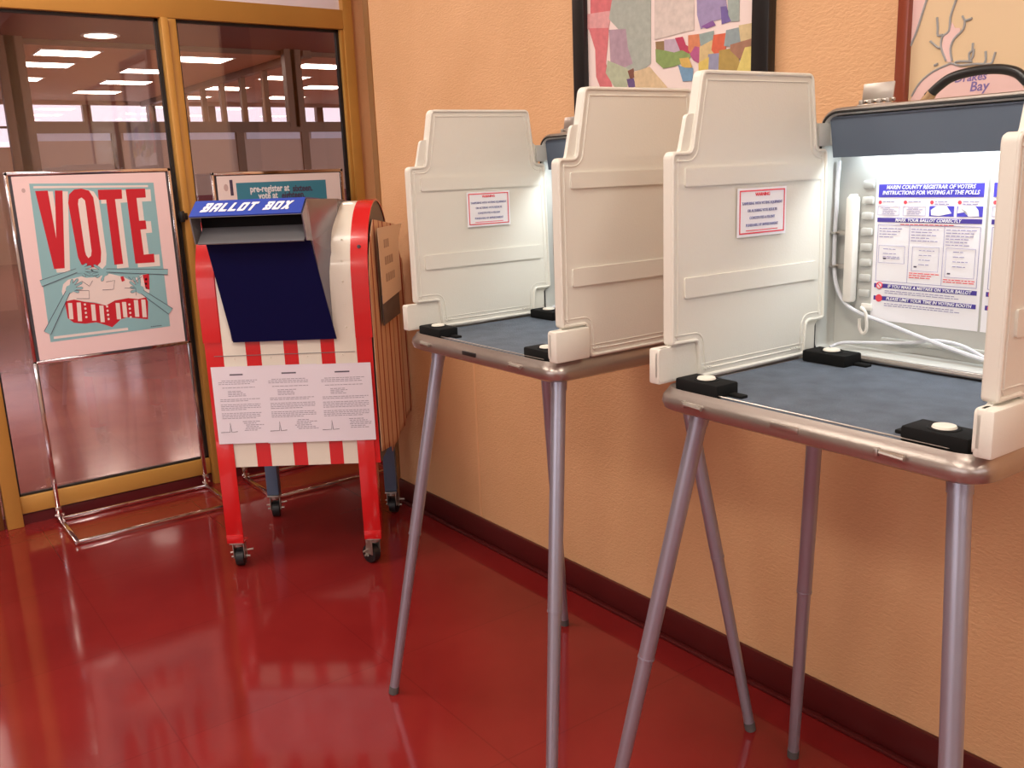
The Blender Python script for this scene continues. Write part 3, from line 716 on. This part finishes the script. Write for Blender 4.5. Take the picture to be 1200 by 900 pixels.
# chute: steel sides + navy face + hood
CU0, CU1 = .090, .424
side = [(-.01, .866), (-.078, 1.208), (-.140, 1.214), (-.172, 1.300), (-.090, 1.346), (.16, 1.338), (.30, TOPZ+.004), (.26, TOPZ-.02), (.12, 1.25), (.04, 1.15), (.004, 1.05), (.004, .90)]
for u, nm in ((CU0+.012, 'l'), (CU1, 'r')):
    m = MB(); m.prism(side if nm == 'r' else [(max(v_, -.074), z_) for v_, z_ in side if v_ > -.13], (u, 0, 0), (0, 1, 0), (0, 0, 1), .004)
    if nm == 'r':
        for v in m.bm.verts: v.co.x = max(v.co.x, min(.478, v.co.x+max(0, v.co.y+.09)*.36))
    m.obj('chute_side', M['steelside'], bb)
m = MB()
m.prism([(CU0+.018, .862), (CU1+.048, .862), (CU1+.000, 1.218), (CU0-.016, 1.218)], (0, 0, 0), (1, 0, 0), (0, 0, 1), .001)
for v in m.bm.verts:
    v.co.y = -.012-(.082-.012)*((v.co.z-.862)/(1.218-.862))+(-.004 if v.co.y < -.0005 else 0)
m.obj('chute_face', M['navy'], bb)
m = MB()
U0, U1 = .060, .424
P = lambda u, v, z: m.bm.verts.new((u, v, z))
def quad(a, b, c, d): m._f([P(*a), P(*b), P(*c), P(*d)])
def slab(v0, z0, v1, z1, th=.004, a=U0, b=U1):
    d = Vector((v1-v0, z1-z0)).normalized(); n = Vector((-d.y, d.x))*th
    m.prism([(v0, z0), (v1, z1), (v1+n.x, z1+n.y), (v0+n.x, z0+n.y)], (a, 0, 0), (0, 1, 0), (0, 0, 1), b-a)
slab(-.172, 1.302, -.092, 1.348, .004)       # sloping name board
slab(-.092, 1.348, .10, 1.340, .004)         # top going back
slab(.08, 1.340, .27, TOPZ+.004, .004)
m.obj('hood', M['royal'], bb)
m = MB(); slab(-.172, 1.300, -.148, 1.300, .003); slab(-.148, 1.212, -.080, 1.260, .004, U0+.01, U1-.004); 
m.prism([(-.172, 1.300), (-.146, 1.214), (-.08, 1.214), (-.08, 1.340)], (U0, 0, 0), (0, 1, 0), (0, 0, 1), .004); m.obj('letter_flap', M['greyfl'], bb)
m = MB(); m.box2((U0+.006, -.082, 1.21), (U1-.004, -.076, 1.338)); m.box2((U0+.006, -.16, 1.3385-.05), (U1-.004, -.15, 1.339-.05)) if False else None; m.obj('slot_interior', M['black'], bb)
# BALLOT BOX lettering on the name board (blocky italics)
d = Vector((0, .080, .046)).normalized()
def blocky(parent, mt, word, x0, x1, base_v, base_z, h, dirv, nrm, gap):
    G_ = {'B': [[(0, 0), (1, 0), (1, 1), (0, 1)], 'h', (.34, .16, .62, .40), (.34, .60, .62, .84)]}
S_ = .038
glyph = {  # strokes as rectangles (x0,y0,x1,y1) in a 1 x 1 cell
 'B': [(0, 0, .95, .22), (0, .40, .90, .60), (0, .80, .90, 1), (.12, 0, .42, 1), (.66, .10, 1, .48), (.62, .52, .94, .9)],
 'A': [(0, 0, .34, .92), (.66, 0, 1, .92), (.10, .78, .90, 1), (.1, .34, .9, .52)],
 'L': [(0, 0, .36, 1), (0, 0, 1, .22)],
 'O': [(0, .06, .34, .94), (.66, .06, 1, .94), (.08, 0, .92, .22), (.08, .78, .92, 1)],
 'T': [(0, .78, 1, 1), (.33, 0, .67, 1)],
 'X': None}
m = MB()
nrm = Vector((0, -d.z, d.y)); org = Vector((0, -.172, 1.302))+nrm*.0052+d*.022
x = .090; lw, lg = .0238, .0062
h = .050
first = True
for ch in 'BALLOT BOX':
    if ch == ' ': x += .024; continue
    hh = h if not first else h*1.06
    shp = glyph[ch]
    def lay(poly, k=0):
        pts = [(x+px*lw+py*hh*.28, py*hh) for px, py in poly]
        m.prism(pts, org-nrm*.0002*k, (1, 0, 0), tuple(d), .0008)
    if ch == 'X':
        lay([(0, 0), (.36, 0), (1, 1), (.64, 1)]); lay([(.64, 0), (1, 0), (.36, 1), (0, 1)], 1); lay([(0, .8), (.3, .8), (.3, 1), (0, 1)], 2); lay([(.7, 0), (1, 0), (1, .2), (.7, .2)], 3)
    else:
        for k, (a, b_, c, e) in enumerate(shp): lay([(a, b_), (c, b_), (c, e), (a, e)], k)
    x += lw+lg; first = False
m.obj('lettering', M['label'], bb)
# striped cloth cover on the right side
def cloth():
    m = MB(); nu = 40; nv = 30; V0, V1 = .004, .575
    def top(v):
        arc = SP+math.sqrt(max(0, RB**2-(min(v, .555)-RB)**2))-.012
        return min(arc, 1.262-.10*max(0, v-.12))
    def bot(s):
        if s < .28: return .44-.10*s
        if s < .50: return .385+.10*(s-.28)
        return .40+.10*(s-.5)
    grid = []
    for i in range(nu+1):
        s = i/nu; v = V0+(V1-V0)*s; row = []
        zt_, zb_ = top(v), bot(s)
        for j in range(nv+1):
            t = j/nv; z = zt_+(zb_-zt_)*t
            u = BW+.007+.034*s+.004*(1+sin(s*26+t*1.5))*s
            row.append(m.bm.verts.new((u, v, z)))
        grid.append(row)
    for i in range(nu):
        m.mi = 1 if (i % 5) in (3,) else 0
        for j in range(nv): m._f((grid[i][j], grid[i+1][j], grid[i+1][j+1], grid[i][j+1]), True)
    o = m.obj('striped_side_cloth', [M['tan'], M['dkred']])
    so = o.modifiers.new('s', 'SOLIDIFY'); so.thickness = .002
    o.location = bb.location; o.rotation_euler = bb.rotation_euler
    return tag(o, 'tan cloth with thin dark red stripes hanging on the right of the ballot box', 'cloth')
cloth()
# paper notices
Rb = Matrix.Translation(bb.location) @ Matrix.Rotation(TH, 4, 'Z')
def notice(x0, x1, z0, z1, label, seed, tilt=0):
    t = empty('notice', (0, 0, 0), 0, label, 'notice', 'notices taped to the front of the ballot box')
    t.matrix_basis = Rb @ Matrix.Translation((x0, -.0095-seed*.0006, z0)) @ Matrix.Rotation(tilt, 4, 'Y')
    w_, h_ = x1-x0, z1-z0; m = MB(); m.box2((0, 0, 0), (w_, .0008, h_)); m.obj('paper', M['paper'], t)
    rn = random.Random(seed); lm = MB()
    def words(xa, xb, z, h=.0022):
        x = xa
        while x < xb-.004:
            q = min(rn.uniform(.006, .016), xb-x); lm.box2((x, -.0006, z), (x+q, -.0001, z+h)); x += q+.0025
    z = h_-.052
    for n_, ind in ((3, 0), (1, 0)):
        for k in range(n_): words(.022+(.0 if k else .012), w_-.016-rn.uniform(0, .03), z); z -= .0062
        z -= .007
    for k in range(4): words(.052, .052+rn.uniform(.04, .07), z); z -= .0058
    z -= .006
    for n_ in (2, 4, 4):
        for k in range(n_): words(.022, w_-.016-(rn.uniform(.01, .06) if k == n_-1 else 0), z); z -= .0062
        z -= .007
    for k in range(6): words(w_*.52+rn.uniform(0, .012), w_-.010-rn.uniform(0, .03), z, .0024); z -= .0065
    zz = z+.002; sg = MB(); sg.tube([(.012, -.0006, zz), (.045, -.0006, zz+.001), (.048, -.0006, zz+.034), (.051, -.0006, zz), (.072, -.0006, zz+.002)], .0010, 6); sg.obj('signature', M['dkprint'], t)
    
    lm.obj('print', M['print'], t)
    lm = MB(); lm.box2((w_*.36, -.0007, h_-.032), (w_*.62, -.0001, h_-.027)); lm.obj('heading', M['dkprint'], t)
notice(.016, .196, .492, .775, 'left of the three white typed notices taped to the ballot box front', 1)
notice(.194, .392, .490, .775, 'middle of the three white typed notices taped to the ballot box front', 2)
notice(.382, .583, .490, .773, 'right of the three white typed notices taped to the ballot box front', 3)
# notice hanging on the right side of the box
t = empty('notice', (0, 0, 0), 0, 'small curled paper notice pinned on the striped cloth at the ballot box side', 'notice')
t.matrix_basis = Rb @ Matrix.Translation((BW+.030, .10, .96)) @ Matrix.Rotation(radians(-3.6), 4, 'Z')
m = MB(); m.prism(rpoly([(.01, 0), (.36, .01), (.36, .21), (.45, .265), (0, .272)], .004, 2), (0, 0, 0), (0, 1, 0), (0, 0, 1), .001); m.obj('paper', mat('cream_paper', (.72, .62, .50), .6), t)
pm = mat('faded_brown_print', (.42, .33, .26), .7)
for i, s_ in enumerate(('NOW', 'VOTE', 'BALLOT')):
    m = MB(); rn = random.Random(i+4); y_ = .09
    for k in range((3, 4, 5)[i]):
        q = rn.uniform(.018, .030); m.box2((.0012, y_, .195-i*.062), (.0018, y_+q, .225-i*.062)); y_ += q+.010
    m.obj('faded_print', pm, t)
t2 = MB(); t2.box2((0, 0, -.075), (.002, .31, .035), .0005); o = t2.obj('grey_card', M['dkgrey'])
o.matrix_basis = Rb @ Matrix.Translation((BW+.026, .12, .955)) @ Matrix.Rotation(radians(-3.6), 4, 'Z')
tag(o, 'dark grey card below the curled paper notice on the ballot box side', 'card')

# ------------------------------------------------------------------ sign stands
def stand(name_label, x0, x1, yb_, yf_, ztop, zbot):
    t = empty('sign_stand', ((x0+x1)/2, yb_, 0), 0, name_label, 'sign stand')
    cx_ = (x0+x1)/2; a = x0-cx_; b = x1-cx_; r = .011
    def sq(m, p, q, s=.018):
        p = Vector(p); q = Vector(q); c = (p+q)/2; d = q-p; m.box(c, (abs(d.x)+s, abs(d.y)+s, abs(d.z)+s), .002)
    for xx in (a, b):
        m = MB(); sq(m, (xx, 0, .02), (xx, 0, zbot-.01)); m.cone((xx-.016, 0, .03), (xx+.02, 0, .03), .006, .006, 12); m.box((xx, 0, .055), (.024, .024, .03), .002); m.obj('upright', M['chrome'], t)
    for xx in (a, b):
        m = MB(); sq(m, (xx, 0, .012), (xx, yf_-yb_, .012)); m.obj('foot_bar', M['chrome'], t)
    for yy in (0, yf_-yb_):
        m = MB(); sq(m, (a, yy, .012), (b, yy, .012), .016); m.obj('cross_bar', M['chrome'], t)
    m = MB(); s = .014
    for p, q in (((a, 0, zbot), (b, 0, zbot)), ((a, 0, ztop), (b, 0, ztop)), ((a, 0, zbot), (a, 0, ztop)), ((b, 0, zbot), (b, 0, ztop))): sq(m, p, q, s)
    m.box((b-.012, -.009, ztop-.06), (.018, .004, .10), .001) if False else None
    m.obj('sign_frame', M['chrome'], t)
    m = MB(); m.box2((a, .002, zbot), (b, .007, ztop)); m.obj('backing_board', M['dkgrey'], t)
    return t
ys1 = 4.215
s1 = stand('chrome floor stand framing the VOTE poster in front of the glass', -1.268, -.628, ys1, 3.87, 1.476, .705)
s2 = stand('chrome floor stand behind the ballot box holding the teal pre-registration poster', -.445, .190, 4.19, 3.82, 1.450, .70)
def onp(px, py, y): q = on_y(px, py, y); return (q.x, q.z)
# --- VOTE poster: board inside its frame
YF = ys1-.009
t = empty('vote_poster', (-.945, ys1-.006, .714), 0, 'pale pink VOTE poster with red letters and reaching hands in the left chrome stand', 'poster')
OX, OZ = -.945, .714
m = MB(); m.prism(rpoly([(-1.250-OX, 0), (-.646-OX, 0), (-.646-OX, 1.466-OZ), (-1.250-OX, 1.466-OZ)], .003, 2), (0, 0, 0), (1, 0, 0), (0, 0, 1), .004); m.obj('card', M['pink'], t)
AX = (1, 0, 0); AZ = (0, 0, 1)
# artwork coordinates: 0..1 across, 0..1 up
AL, AR, AB, AT = -1.196-OX, -.706-OX, .772-OZ, 1.434-OZ
Z831 = 3.4625
def art(zx, zy):     # zoom crop coordinates of the poster's own plane to poster units
    q = on_y(zx/Z831, 180+zy/Z831, YF); return (q.x-OX, q.z-OZ)
def lay(name, polys, mt, dy):
    m = MB()
    for p in polys: m.prism([art(*q) for q in p], (0, dy, 0), AX, AZ, .0004)
    return m.obj(name, mt, t)
lay('art_ground', [[(118, 122), (622, 118), (690, 700), (205, 765)]], M['aqua'], -.0044)
V = [(142, 152), (193, 150), (228, 345), (222, 150), (253, 150), (262, 465), (219, 468)]
T = [(396, 147), (493, 145), (495, 183), (466, 185), (499, 447), (464, 451), (430, 187), (400, 188)]
Ee = [(509, 144), (588, 142), (591, 178), (553, 180), (564, 272), (590, 271), (594, 306), (569, 308), (583, 410), (624, 406), (627, 441), (549, 446)]
Oo = [(276, 200), (280, 165), (300, 146), (330, 142), (360, 150), (378, 178), (384, 215), (410, 400), (408, 440), (390, 460), (355, 464), (330, 450), (316, 420)]
Oi = [(316, 205), (318, 185), (330, 178), (344, 190), (348, 215), (371, 395), (369, 415), (358, 424), (349, 412), (344, 395)]
sh = lambda P, dx=16, dy=9: [(x+dx, y+dy) for x, y in P]
gr = lambda P, s: offset_poly(P, -s)
lay('letter_shadow', [gr(sh(V), 6), gr(sh(Oo), 6), gr(sh(T), 6), gr(sh(Ee), 6)], M['cream'], -.0048)
lay('lettering_vote', [V, Oo, T, Ee], M['vred'], -.0052)
lay('letter_counter', [Oi], M['cream'], -.0056)
# white bars top and bottom
lay('border_bars', [[(135, 132), (600, 128), (600, 136), (135, 141)], [(218, 742), (518, 706), (520, 716), (218, 752)]], M['cream'], -.0048)
# striped drape with hands: dark red outline, cream upper lobes, stripes and stars row
lay('drape_outline', [[(262, 600), (300, 592), (345, 602), (385, 606), (430, 616), (465, 596), (520, 586), (590, 580), (600, 600), (600, 672), (560, 668), (515, 664), (490, 672), (455, 704), (425, 694), (390, 684), (345, 690), (300, 686), (275, 668)]], M['vred'], -.0048)
st = []
for x, y0, y1 in ((275, 606, 672), (310, 604, 680), (368, 612, 678), (402, 616, 684), (468, 606, 672), (494, 602, 664), (542, 594, 662), (572, 592, 664)):
    st.append([(x, y0), (x+17, y0), (x+23, y1), (x+6, y1)])
for s_ in st: lay('drape_stripe', [s_], M['cream'], -.0052)
dots = []
for x in (338, 428, 518):
    for k in range(4):
        cx_, cy_ = x+k*2+6, 614+k*17+(6 if x == 428 else -2); dots.append([(cx_+5*cos(q*pi/3), cy_+5*sin(q*pi/3)) for q in range(6)])
for k in range(3): cx_, cy_ = 592, 510+k*18; dots.append([(cx_+5*cos(q*pi/3), cy_+5*sin(q*pi/3)) for q in range(6)])
lay('drape_dots', dots, M['cream'], -.0056)
lay('drape_top', [[(250, 560), (256, 530), (275, 512), (330, 498), (350, 504), (395, 500), (440, 486), (500, 500), (530, 515), (575, 492), (600, 488), (606, 560), (596, 582), (560, 590), (520, 586), (465, 596), (430, 616), (385, 604), (340, 600), (300, 592), (262, 600)]], M['cream'], -.0052)
lay('drape_corner', [[(578, 492), (604, 488), (606, 552), (590, 548)], [(488, 500), (500, 497), (506, 515), (494, 520)]], M['vred'], -.0056)
# arms as aqua bands with dark edges, hands with fingers
def arm(P, Q, wd):
    P = Vector(P); Q = Vector(Q); d = (Q-P).normalized(); n = Vector((-d.y, d.x))*wd
    return [tuple(P+n), tuple(Q+n*.6), tuple(Q-n*.6), tuple(P-n)]
arms = [arm((165, 527), (310, 474), 13), arm((680, 480), (430, 474), 11), arm((192, 728), (275, 560), 15), arm((692, 640), (575, 560), 14)]
lay('arms', arms, M['aqua'], -.0060)
lm = MB()
def stroke(pts, r=.0011):
    lm.tube([(*[art(*p)[0]], -.0064, art(*p)[1]) for p in pts], r, 5)
for a_ in arms: stroke([a_[0], a_[1]]); stroke([a_[3], a_[2]])
for (hx, hy), angs in (((318, 470), (-.6, -.25, .1, .45, .8)), ((425, 480), (2.6, 2.9, 3.3, 3.7, 1.9)), ((282, 550), (-1.3, -.9, -.5, -.1, .3)), ((568, 552), (3.4, 3.8, 4.2, 4.6, 2.9))):
    for k, an in enumerate(angs):
        L = (38, 50, 54, 50, 36)[k]
        dx, dy = cos(an), sin(an); nx, ny = -dy*5, dx*5
        stroke([(hx+dx*26+nx, hy+dy*26+ny), (hx+dx*L+nx, hy+dy*L+ny), (hx+dx*(L+5), hy+dy*(L+5)), (hx+dx*L-nx, hy+dy*L-ny), (hx+dx*26-nx, hy+dy*26-ny)], .0006)
for P_ in ([(302, 555), (360, 555), (362, 588), (310, 588)], [(430, 520), (465, 514), (460, 550), (415, 553)], [(505, 545), (550, 545), (552, 575)], [(375, 515), (362, 538), (330, 516)], [(520, 500), (545, 522), (575, 498)]): stroke(P_, .0009)
lm.obj('drawn_lines', M['line'], t)
for (hx, hy), angs in (((318, 470), (-.6, -.25, .1, .45, .8)), ((425, 480), (2.6, 2.9, 3.3, 3.7, 1.9)), ((282, 550), (-1.3, -.9, -.5, -.1, .3)), ((568, 552), (3.4, 3.8, 4.2, 4.6, 2.9))):
    hm = MB()
    hm.prism([art(hx+17*cos(q*pi/4), hy+17*sin(q*pi/4)) for q in range(8)], (0, -.0060, 0), AX, AZ, .0007)
    for k, an in enumerate(angs):
        L = (38, 50, 54, 50, 36)[k]; dx, dy = cos(an), sin(an); nx, ny = -dy*5, dx*5
        hm.prism([art(hx+dx*9+nx, hy+dy*9+ny), art(hx+dx*L+nx, hy+dy*L+ny), art(hx+dx*(L+5), hy+dy*(L+5)), art(hx+dx*L-nx, hy+dy*L-ny), art(hx+dx*9-nx, hy+dy*9-ny)], (0, -.0059, 0), AX, AZ, .0003+.00005*k)
    hm.obj('drawn_hand', M['aqua'], t)
m = MB(); c = art(95, 150); m.prism([(c[0]+.007*cos(q*pi/8), c[1]+.009*sin(q*pi/8)) for q in range(16)], (0, -.0044, 0), AX, AZ, .0003); m.obj('seal_mark', mat('grey_pink_ink', (.60, .42, .42), .6), t)
m = MB(); c = art(640, 700)
for k in range(6): m.box2((c[0]-.03+k*.008, -.0053, c[1]), (c[0]-.03+k*.008+.006, -.0049, c[1]+.003))
m.obj('imprint', M['line'], t)

# --- pre-registration poster
y2_ = 4.19-.006
OX2, OZ2 = -.128, .712
t = empty('register_poster', (OX2, y2_, OZ2), 0, 'white poster with a teal panel reading pre-register at sixteen, behind the ballot box', 'poster')
m = MB(); m.box2((-.430-OX2, 0, 0), (.176-OX2, -.004, 1.440-OZ2)); m.obj('card', mat('pale_card', (.90, .78, .76), .4), t)
a = on_y(276, 214, y2_); b = on_y(381, 211, y2_)
xl_, xr_, zt_ = a.x-OX2, b.x-OX2, (a.z+b.z)/2-OZ2
m = MB(); m.box2((xl_, -.0046, .06), (xr_, -.004, zt_)); m.obj('teal_panel', M['teal'], t)
wd = xr_-xl_
def line(body, px, py, mt, sx_=.76):
    q = on_y(px, py, y2_); text('lettering', body, .0430, mt, t, (q.x-OX2, -.0052, q.z-OZ2), AX, AZ, align='LEFT', bold=.0012, sx=sx_)
line('pre-register at', 292.5, 222.0, M['label']); line('sixteen.', 342.5, 221.0, M['line'])
line('vote at', 302.5, 229.8, M['label']); line('eighteen.', 329.5, 229.0, M['line'])
m = MB(); a = on_y(272.0, 220, y2_); m.box2((a.x-.011-OX2, -.0045, a.z-.035-OZ2), (a.x+.003-OX2, -.004, a.z+.035-OZ2)); m.obj('side_caption', M['line'], t)
m = MB(); a = on_y(264.5, 220, y2_)
m.prism([(a.x-OX2+.010*cos(q*pi/8), a.z-OZ2+.016*sin(q*pi/8)) for q in range(16)], (0, -.004, 0), AX, AZ, .0003); m.obj('seal_mark', mat('grey_pink_seal', (.62, .46, .45), .6), t)

# ------------------------------------------------------------------ framed maps on the wall
def wall_poly(m, pts, cx_, cz_, dx):                # polygons measured on the wall plane -> local coordinates
    q = [on_x(px, py) for px, py in pts]
    m.prism([(-(p.y-cx_), p.z-cz_) for p in q], (dx, 0, 0), (0, -1, 0), (0, 0, 1), .0004)
def framed(name, y0, y1, z0, z1, fwid, fm, label, papermat):
    cy_, cz_ = (y0+y1)/2, (z0+z1)/2
    t = empty(name, (-.002, cy_, cz_), 0, label, 'framed map')
    hw, hz = abs(y1-y0)/2, abs(z1-z0)/2; m = MB()
    for a, b in (((-.028, -hw, -hz), (0, -hw+fwid, hz)), ((-.028, hw-fwid, -hz), (0, hw, hz)), ((-.028, -hw+fwid, hz-fwid), (0, hw-fwid, hz)), ((-.028, -hw+fwid, -hz), (0, hw-fwid, -hz+fwid))): m.box2(a, b, .004)
    m.obj('frame', fm, t)
    m = MB(); m.box2((-.012, -hw+fwid-.002, -hz+fwid-.002), (-.002, hw-fwid+.002, hz-fwid+.002)); m.obj('map_sheet', papermat, t)
    return t, cy_, cz_
t1, c1, z1_ = framed('framed_map', 1.456, 2.163, 1.50, 2.28, .052, M['mapblack'], 'black framed collage of coloured county maps above the gap between the booths', mat('map_paper', (.84, .70, .66), .35))
def zp(P, ox=660, oy=0, s=4.444): return [(ox+x/s, oy+y/s) for x, y in P]
regs = [((.80, .20, .22), [(165, -40), (280, -40), (268, 60), (165, 75)]), ((.86, .42, .42), [(150, 78), (272, 60), (255, 150), (150, 152)]), ((.80, .22, .24), [(158, 152), (255, 150), (250, 230), (240, 330), (262, 400), (272, 452), (215, 452), (195, 400), (190, 260)]),
 ((.48, .52, .46), [(285, -40), (475, -40), (475, 330), (440, 360), (360, 370), (330, 330), (350, 200), (300, 140), (262, 100)]), ((.52, .36, .44), [(262, 160), (345, 155), (355, 250), (380, 330), (340, 350), (270, 320)]), ((.55, .60, .42), [(255, 320), (335, 352), (370, 372), (350, 452), (290, 452), (245, 380)]),
 ((.26, .10, .07), [(360, 372), (385, 360), (392, 400), (372, 410)]), ((.16, .10, .26), [(355, 415), (385, 412), (398, 450), (365, 455)]), ((.82, .62, .38), [(392, 378), (470, 352), (560, 455), (400, 462)]),
 ((.82, .70, .64), [(500, -40), (700, -40), (700, 155), (500, 205)]), ((.42, .34, .58), [(720, -40), (860, -40), (880, 90), (800, 110), (740, 150), (722, 80)]), ((.20, .14, .42), [(845, 40), (870, 38), (895, 110), (850, 125)]), ((.30, .12, .40), [(745, 140), (800, 112), (812, 132), (770, 148)]), ((.42, .50, .46), [(880, -40), (938, -40), (936, 110), (900, 112), (885, 80)]),
 ((.35, .22, .10), [(510, 225), (552, 222), (555, 255), (512, 260)]), ((.62, .48, .60), [(555, 215), (610, 210), (640, 250), (620, 272), (556, 270)]), ((.60, .06, .14), [(614, 205), (640, 200), (655, 240), (680, 255), (670, 282), (640, 268)]), ((.80, .28, .14), [(680, 192), (735, 185), (728, 240), (700, 290), (680, 262)]),
 ((.30, .42, .14), [(510, 265), (555, 272), (600, 282), (640, 270), (680, 290), (670, 312), (600, 340), (545, 350), (512, 320)]), ((.80, .52, .14), [(636, 312), (670, 308), (685, 345), (650, 358)]), ((.22, .40, .60), [(630, 350), (655, 360), (692, 362), (690, 415), (650, 418)]), ((.55, .12, .30), [(690, 285), (712, 250), (735, 255), (738, 330), (705, 310)]),
 ((.36, .46, .44), [(738, 185), (800, 170), (798, 215), (745, 245)]), ((.80, .60, .30), [(740, 250), (795, 220), (805, 290), (770, 350), (738, 330)]), ((.82, .16, .08), [(812, 190), (875, 180), (860, 260), (825, 290), (802, 260)]), ((.36, .36, .52), [(785, 290), (830, 285), (825, 365), (780, 365)]),
 ((.34, .42, .44), [(878, 165), (945, 150), (950, 215), (900, 240), (868, 235)]), ((.52, .36, .10), [(842, 270), (890, 262), (930, 300), (940, 370), (838, 368)]), ((.78, .62, .34), [(945, 140), (1028, 125), (1026, 200), (955, 225)]), ((.44, .22, .14), [(900, 240), (1020, 205), (1020, 250), (940, 300), (900, 262)]), ((.88, .72, .22), [(975, 255), (1026, 245), (1026, 370), (935, 368), (955, 310)]), ((.85, .64, .16), [(735, 332), (775, 310), (772, 362), (735, 362)])]
for i, (c, P_) in enumerate(regs):
    c = tuple(.78*q for q in c); P_ = offset_poly(P_, -7 if i > 13 else -3)
    m = MB(); wall_poly(m, zp(P_), c1, z1_, -.0128-.00005*i); m.obj('map_region', mat('map_ink', c, .5, var=.10, vscale=60), t1)
y0_2 = 1.132
t2_, c2, z2_ = framed('framed_map', .30, 1.132, 1.42, 2.20, .026, M['mapwood'], 'brown wood framed map of a bay and its creeks above the nearest booth', mat('map_land', (.70, .52, .32), .35))
def z2p(P): return [(990+x/5.714, y/5.714) for x, y in P]
m = MB()
wall_poly(m, z2p([(465, -60), (590, -60), (560, 60), (515, 200), (468, 310)]), c2, z2_, -.0130)
wall_poly(m, z2p([(470, 660), (520, 570), (590, 500), (680, 450), (740, 425), (800, 455), (960, 455), (1060, 480), (1200, 530), (1300, 560), (1300, 720), (465, 700)]), c2, z2_, -.0130)
wall_poly(m, z2p([(745, 150), (765, 190), (800, 190), (795, 225), (755, 260), (735, 330), (740, 420), (705, 415), (675, 330), (690, 240), (725, 215)]), c2, z2_, -.0131)
m.obj('water', mat('map_water_pink', (.80, .55, .52), .4), t2_)
m = MB()
def cr(P, r=.0022):
    q = [on_x(*p) for p in z2p(P)]; m.tube([(-.0135, p.y-c2, p.z-z2_) for p in q], r, 6, res=3)
cr([(590, -40), (545, 100), (510, 210), (468, 310)]); cr([(790, -40), (760, 40), (735, 120), (725, 210), (680, 250), (672, 320), (705, 410)]); cr([(645, 120), (650, 190), (650, 240), (685, 235)]); cr([(880, 125), (835, 140), (815, 110)]); cr([(832, 140), (820, 200), (760, 262), (735, 330), (745, 410)])
cr([(600, 278), (650, 320), (672, 318)]); cr([(885, 290), (880, 340), (860, 360), (862, 410)]); cr([(890, 330), (885, 380), (862, 412)]); cr([(740, 425), (800, 440), (900, 430), (1000, 430), (1020, 400), (1035, 350)]); cr([(970, 345), (972, 400), (960, 430)]); cr([(475, 645), (530, 555), (620, 480), (740, 425)]); cr([(1000, 430), (1060, 470), (1180, 520), (1290, 560)]); cr([(765, 420), (800, 412), (880, 415)]); cr([(625, 440), (650, 430)])
m.obj('shoreline', mat('map_grey_line', (.34, .34, .34), .5), t2_)
for body, x_, y_, s_ in (('Drakes', 868, 520, .022), ('Bay', 925, 580, .026)):
    q = on_x(*z2p([(x_, y_)])[0]); text('lettering', body, s_, mat('map_violet_ink', (.22, .16, .40), .5), t2_, (-.0136, q.y-c2, q.z-z2_), (0, -1, 0), (0, 0, 1), shear=.15, bold=.0003)
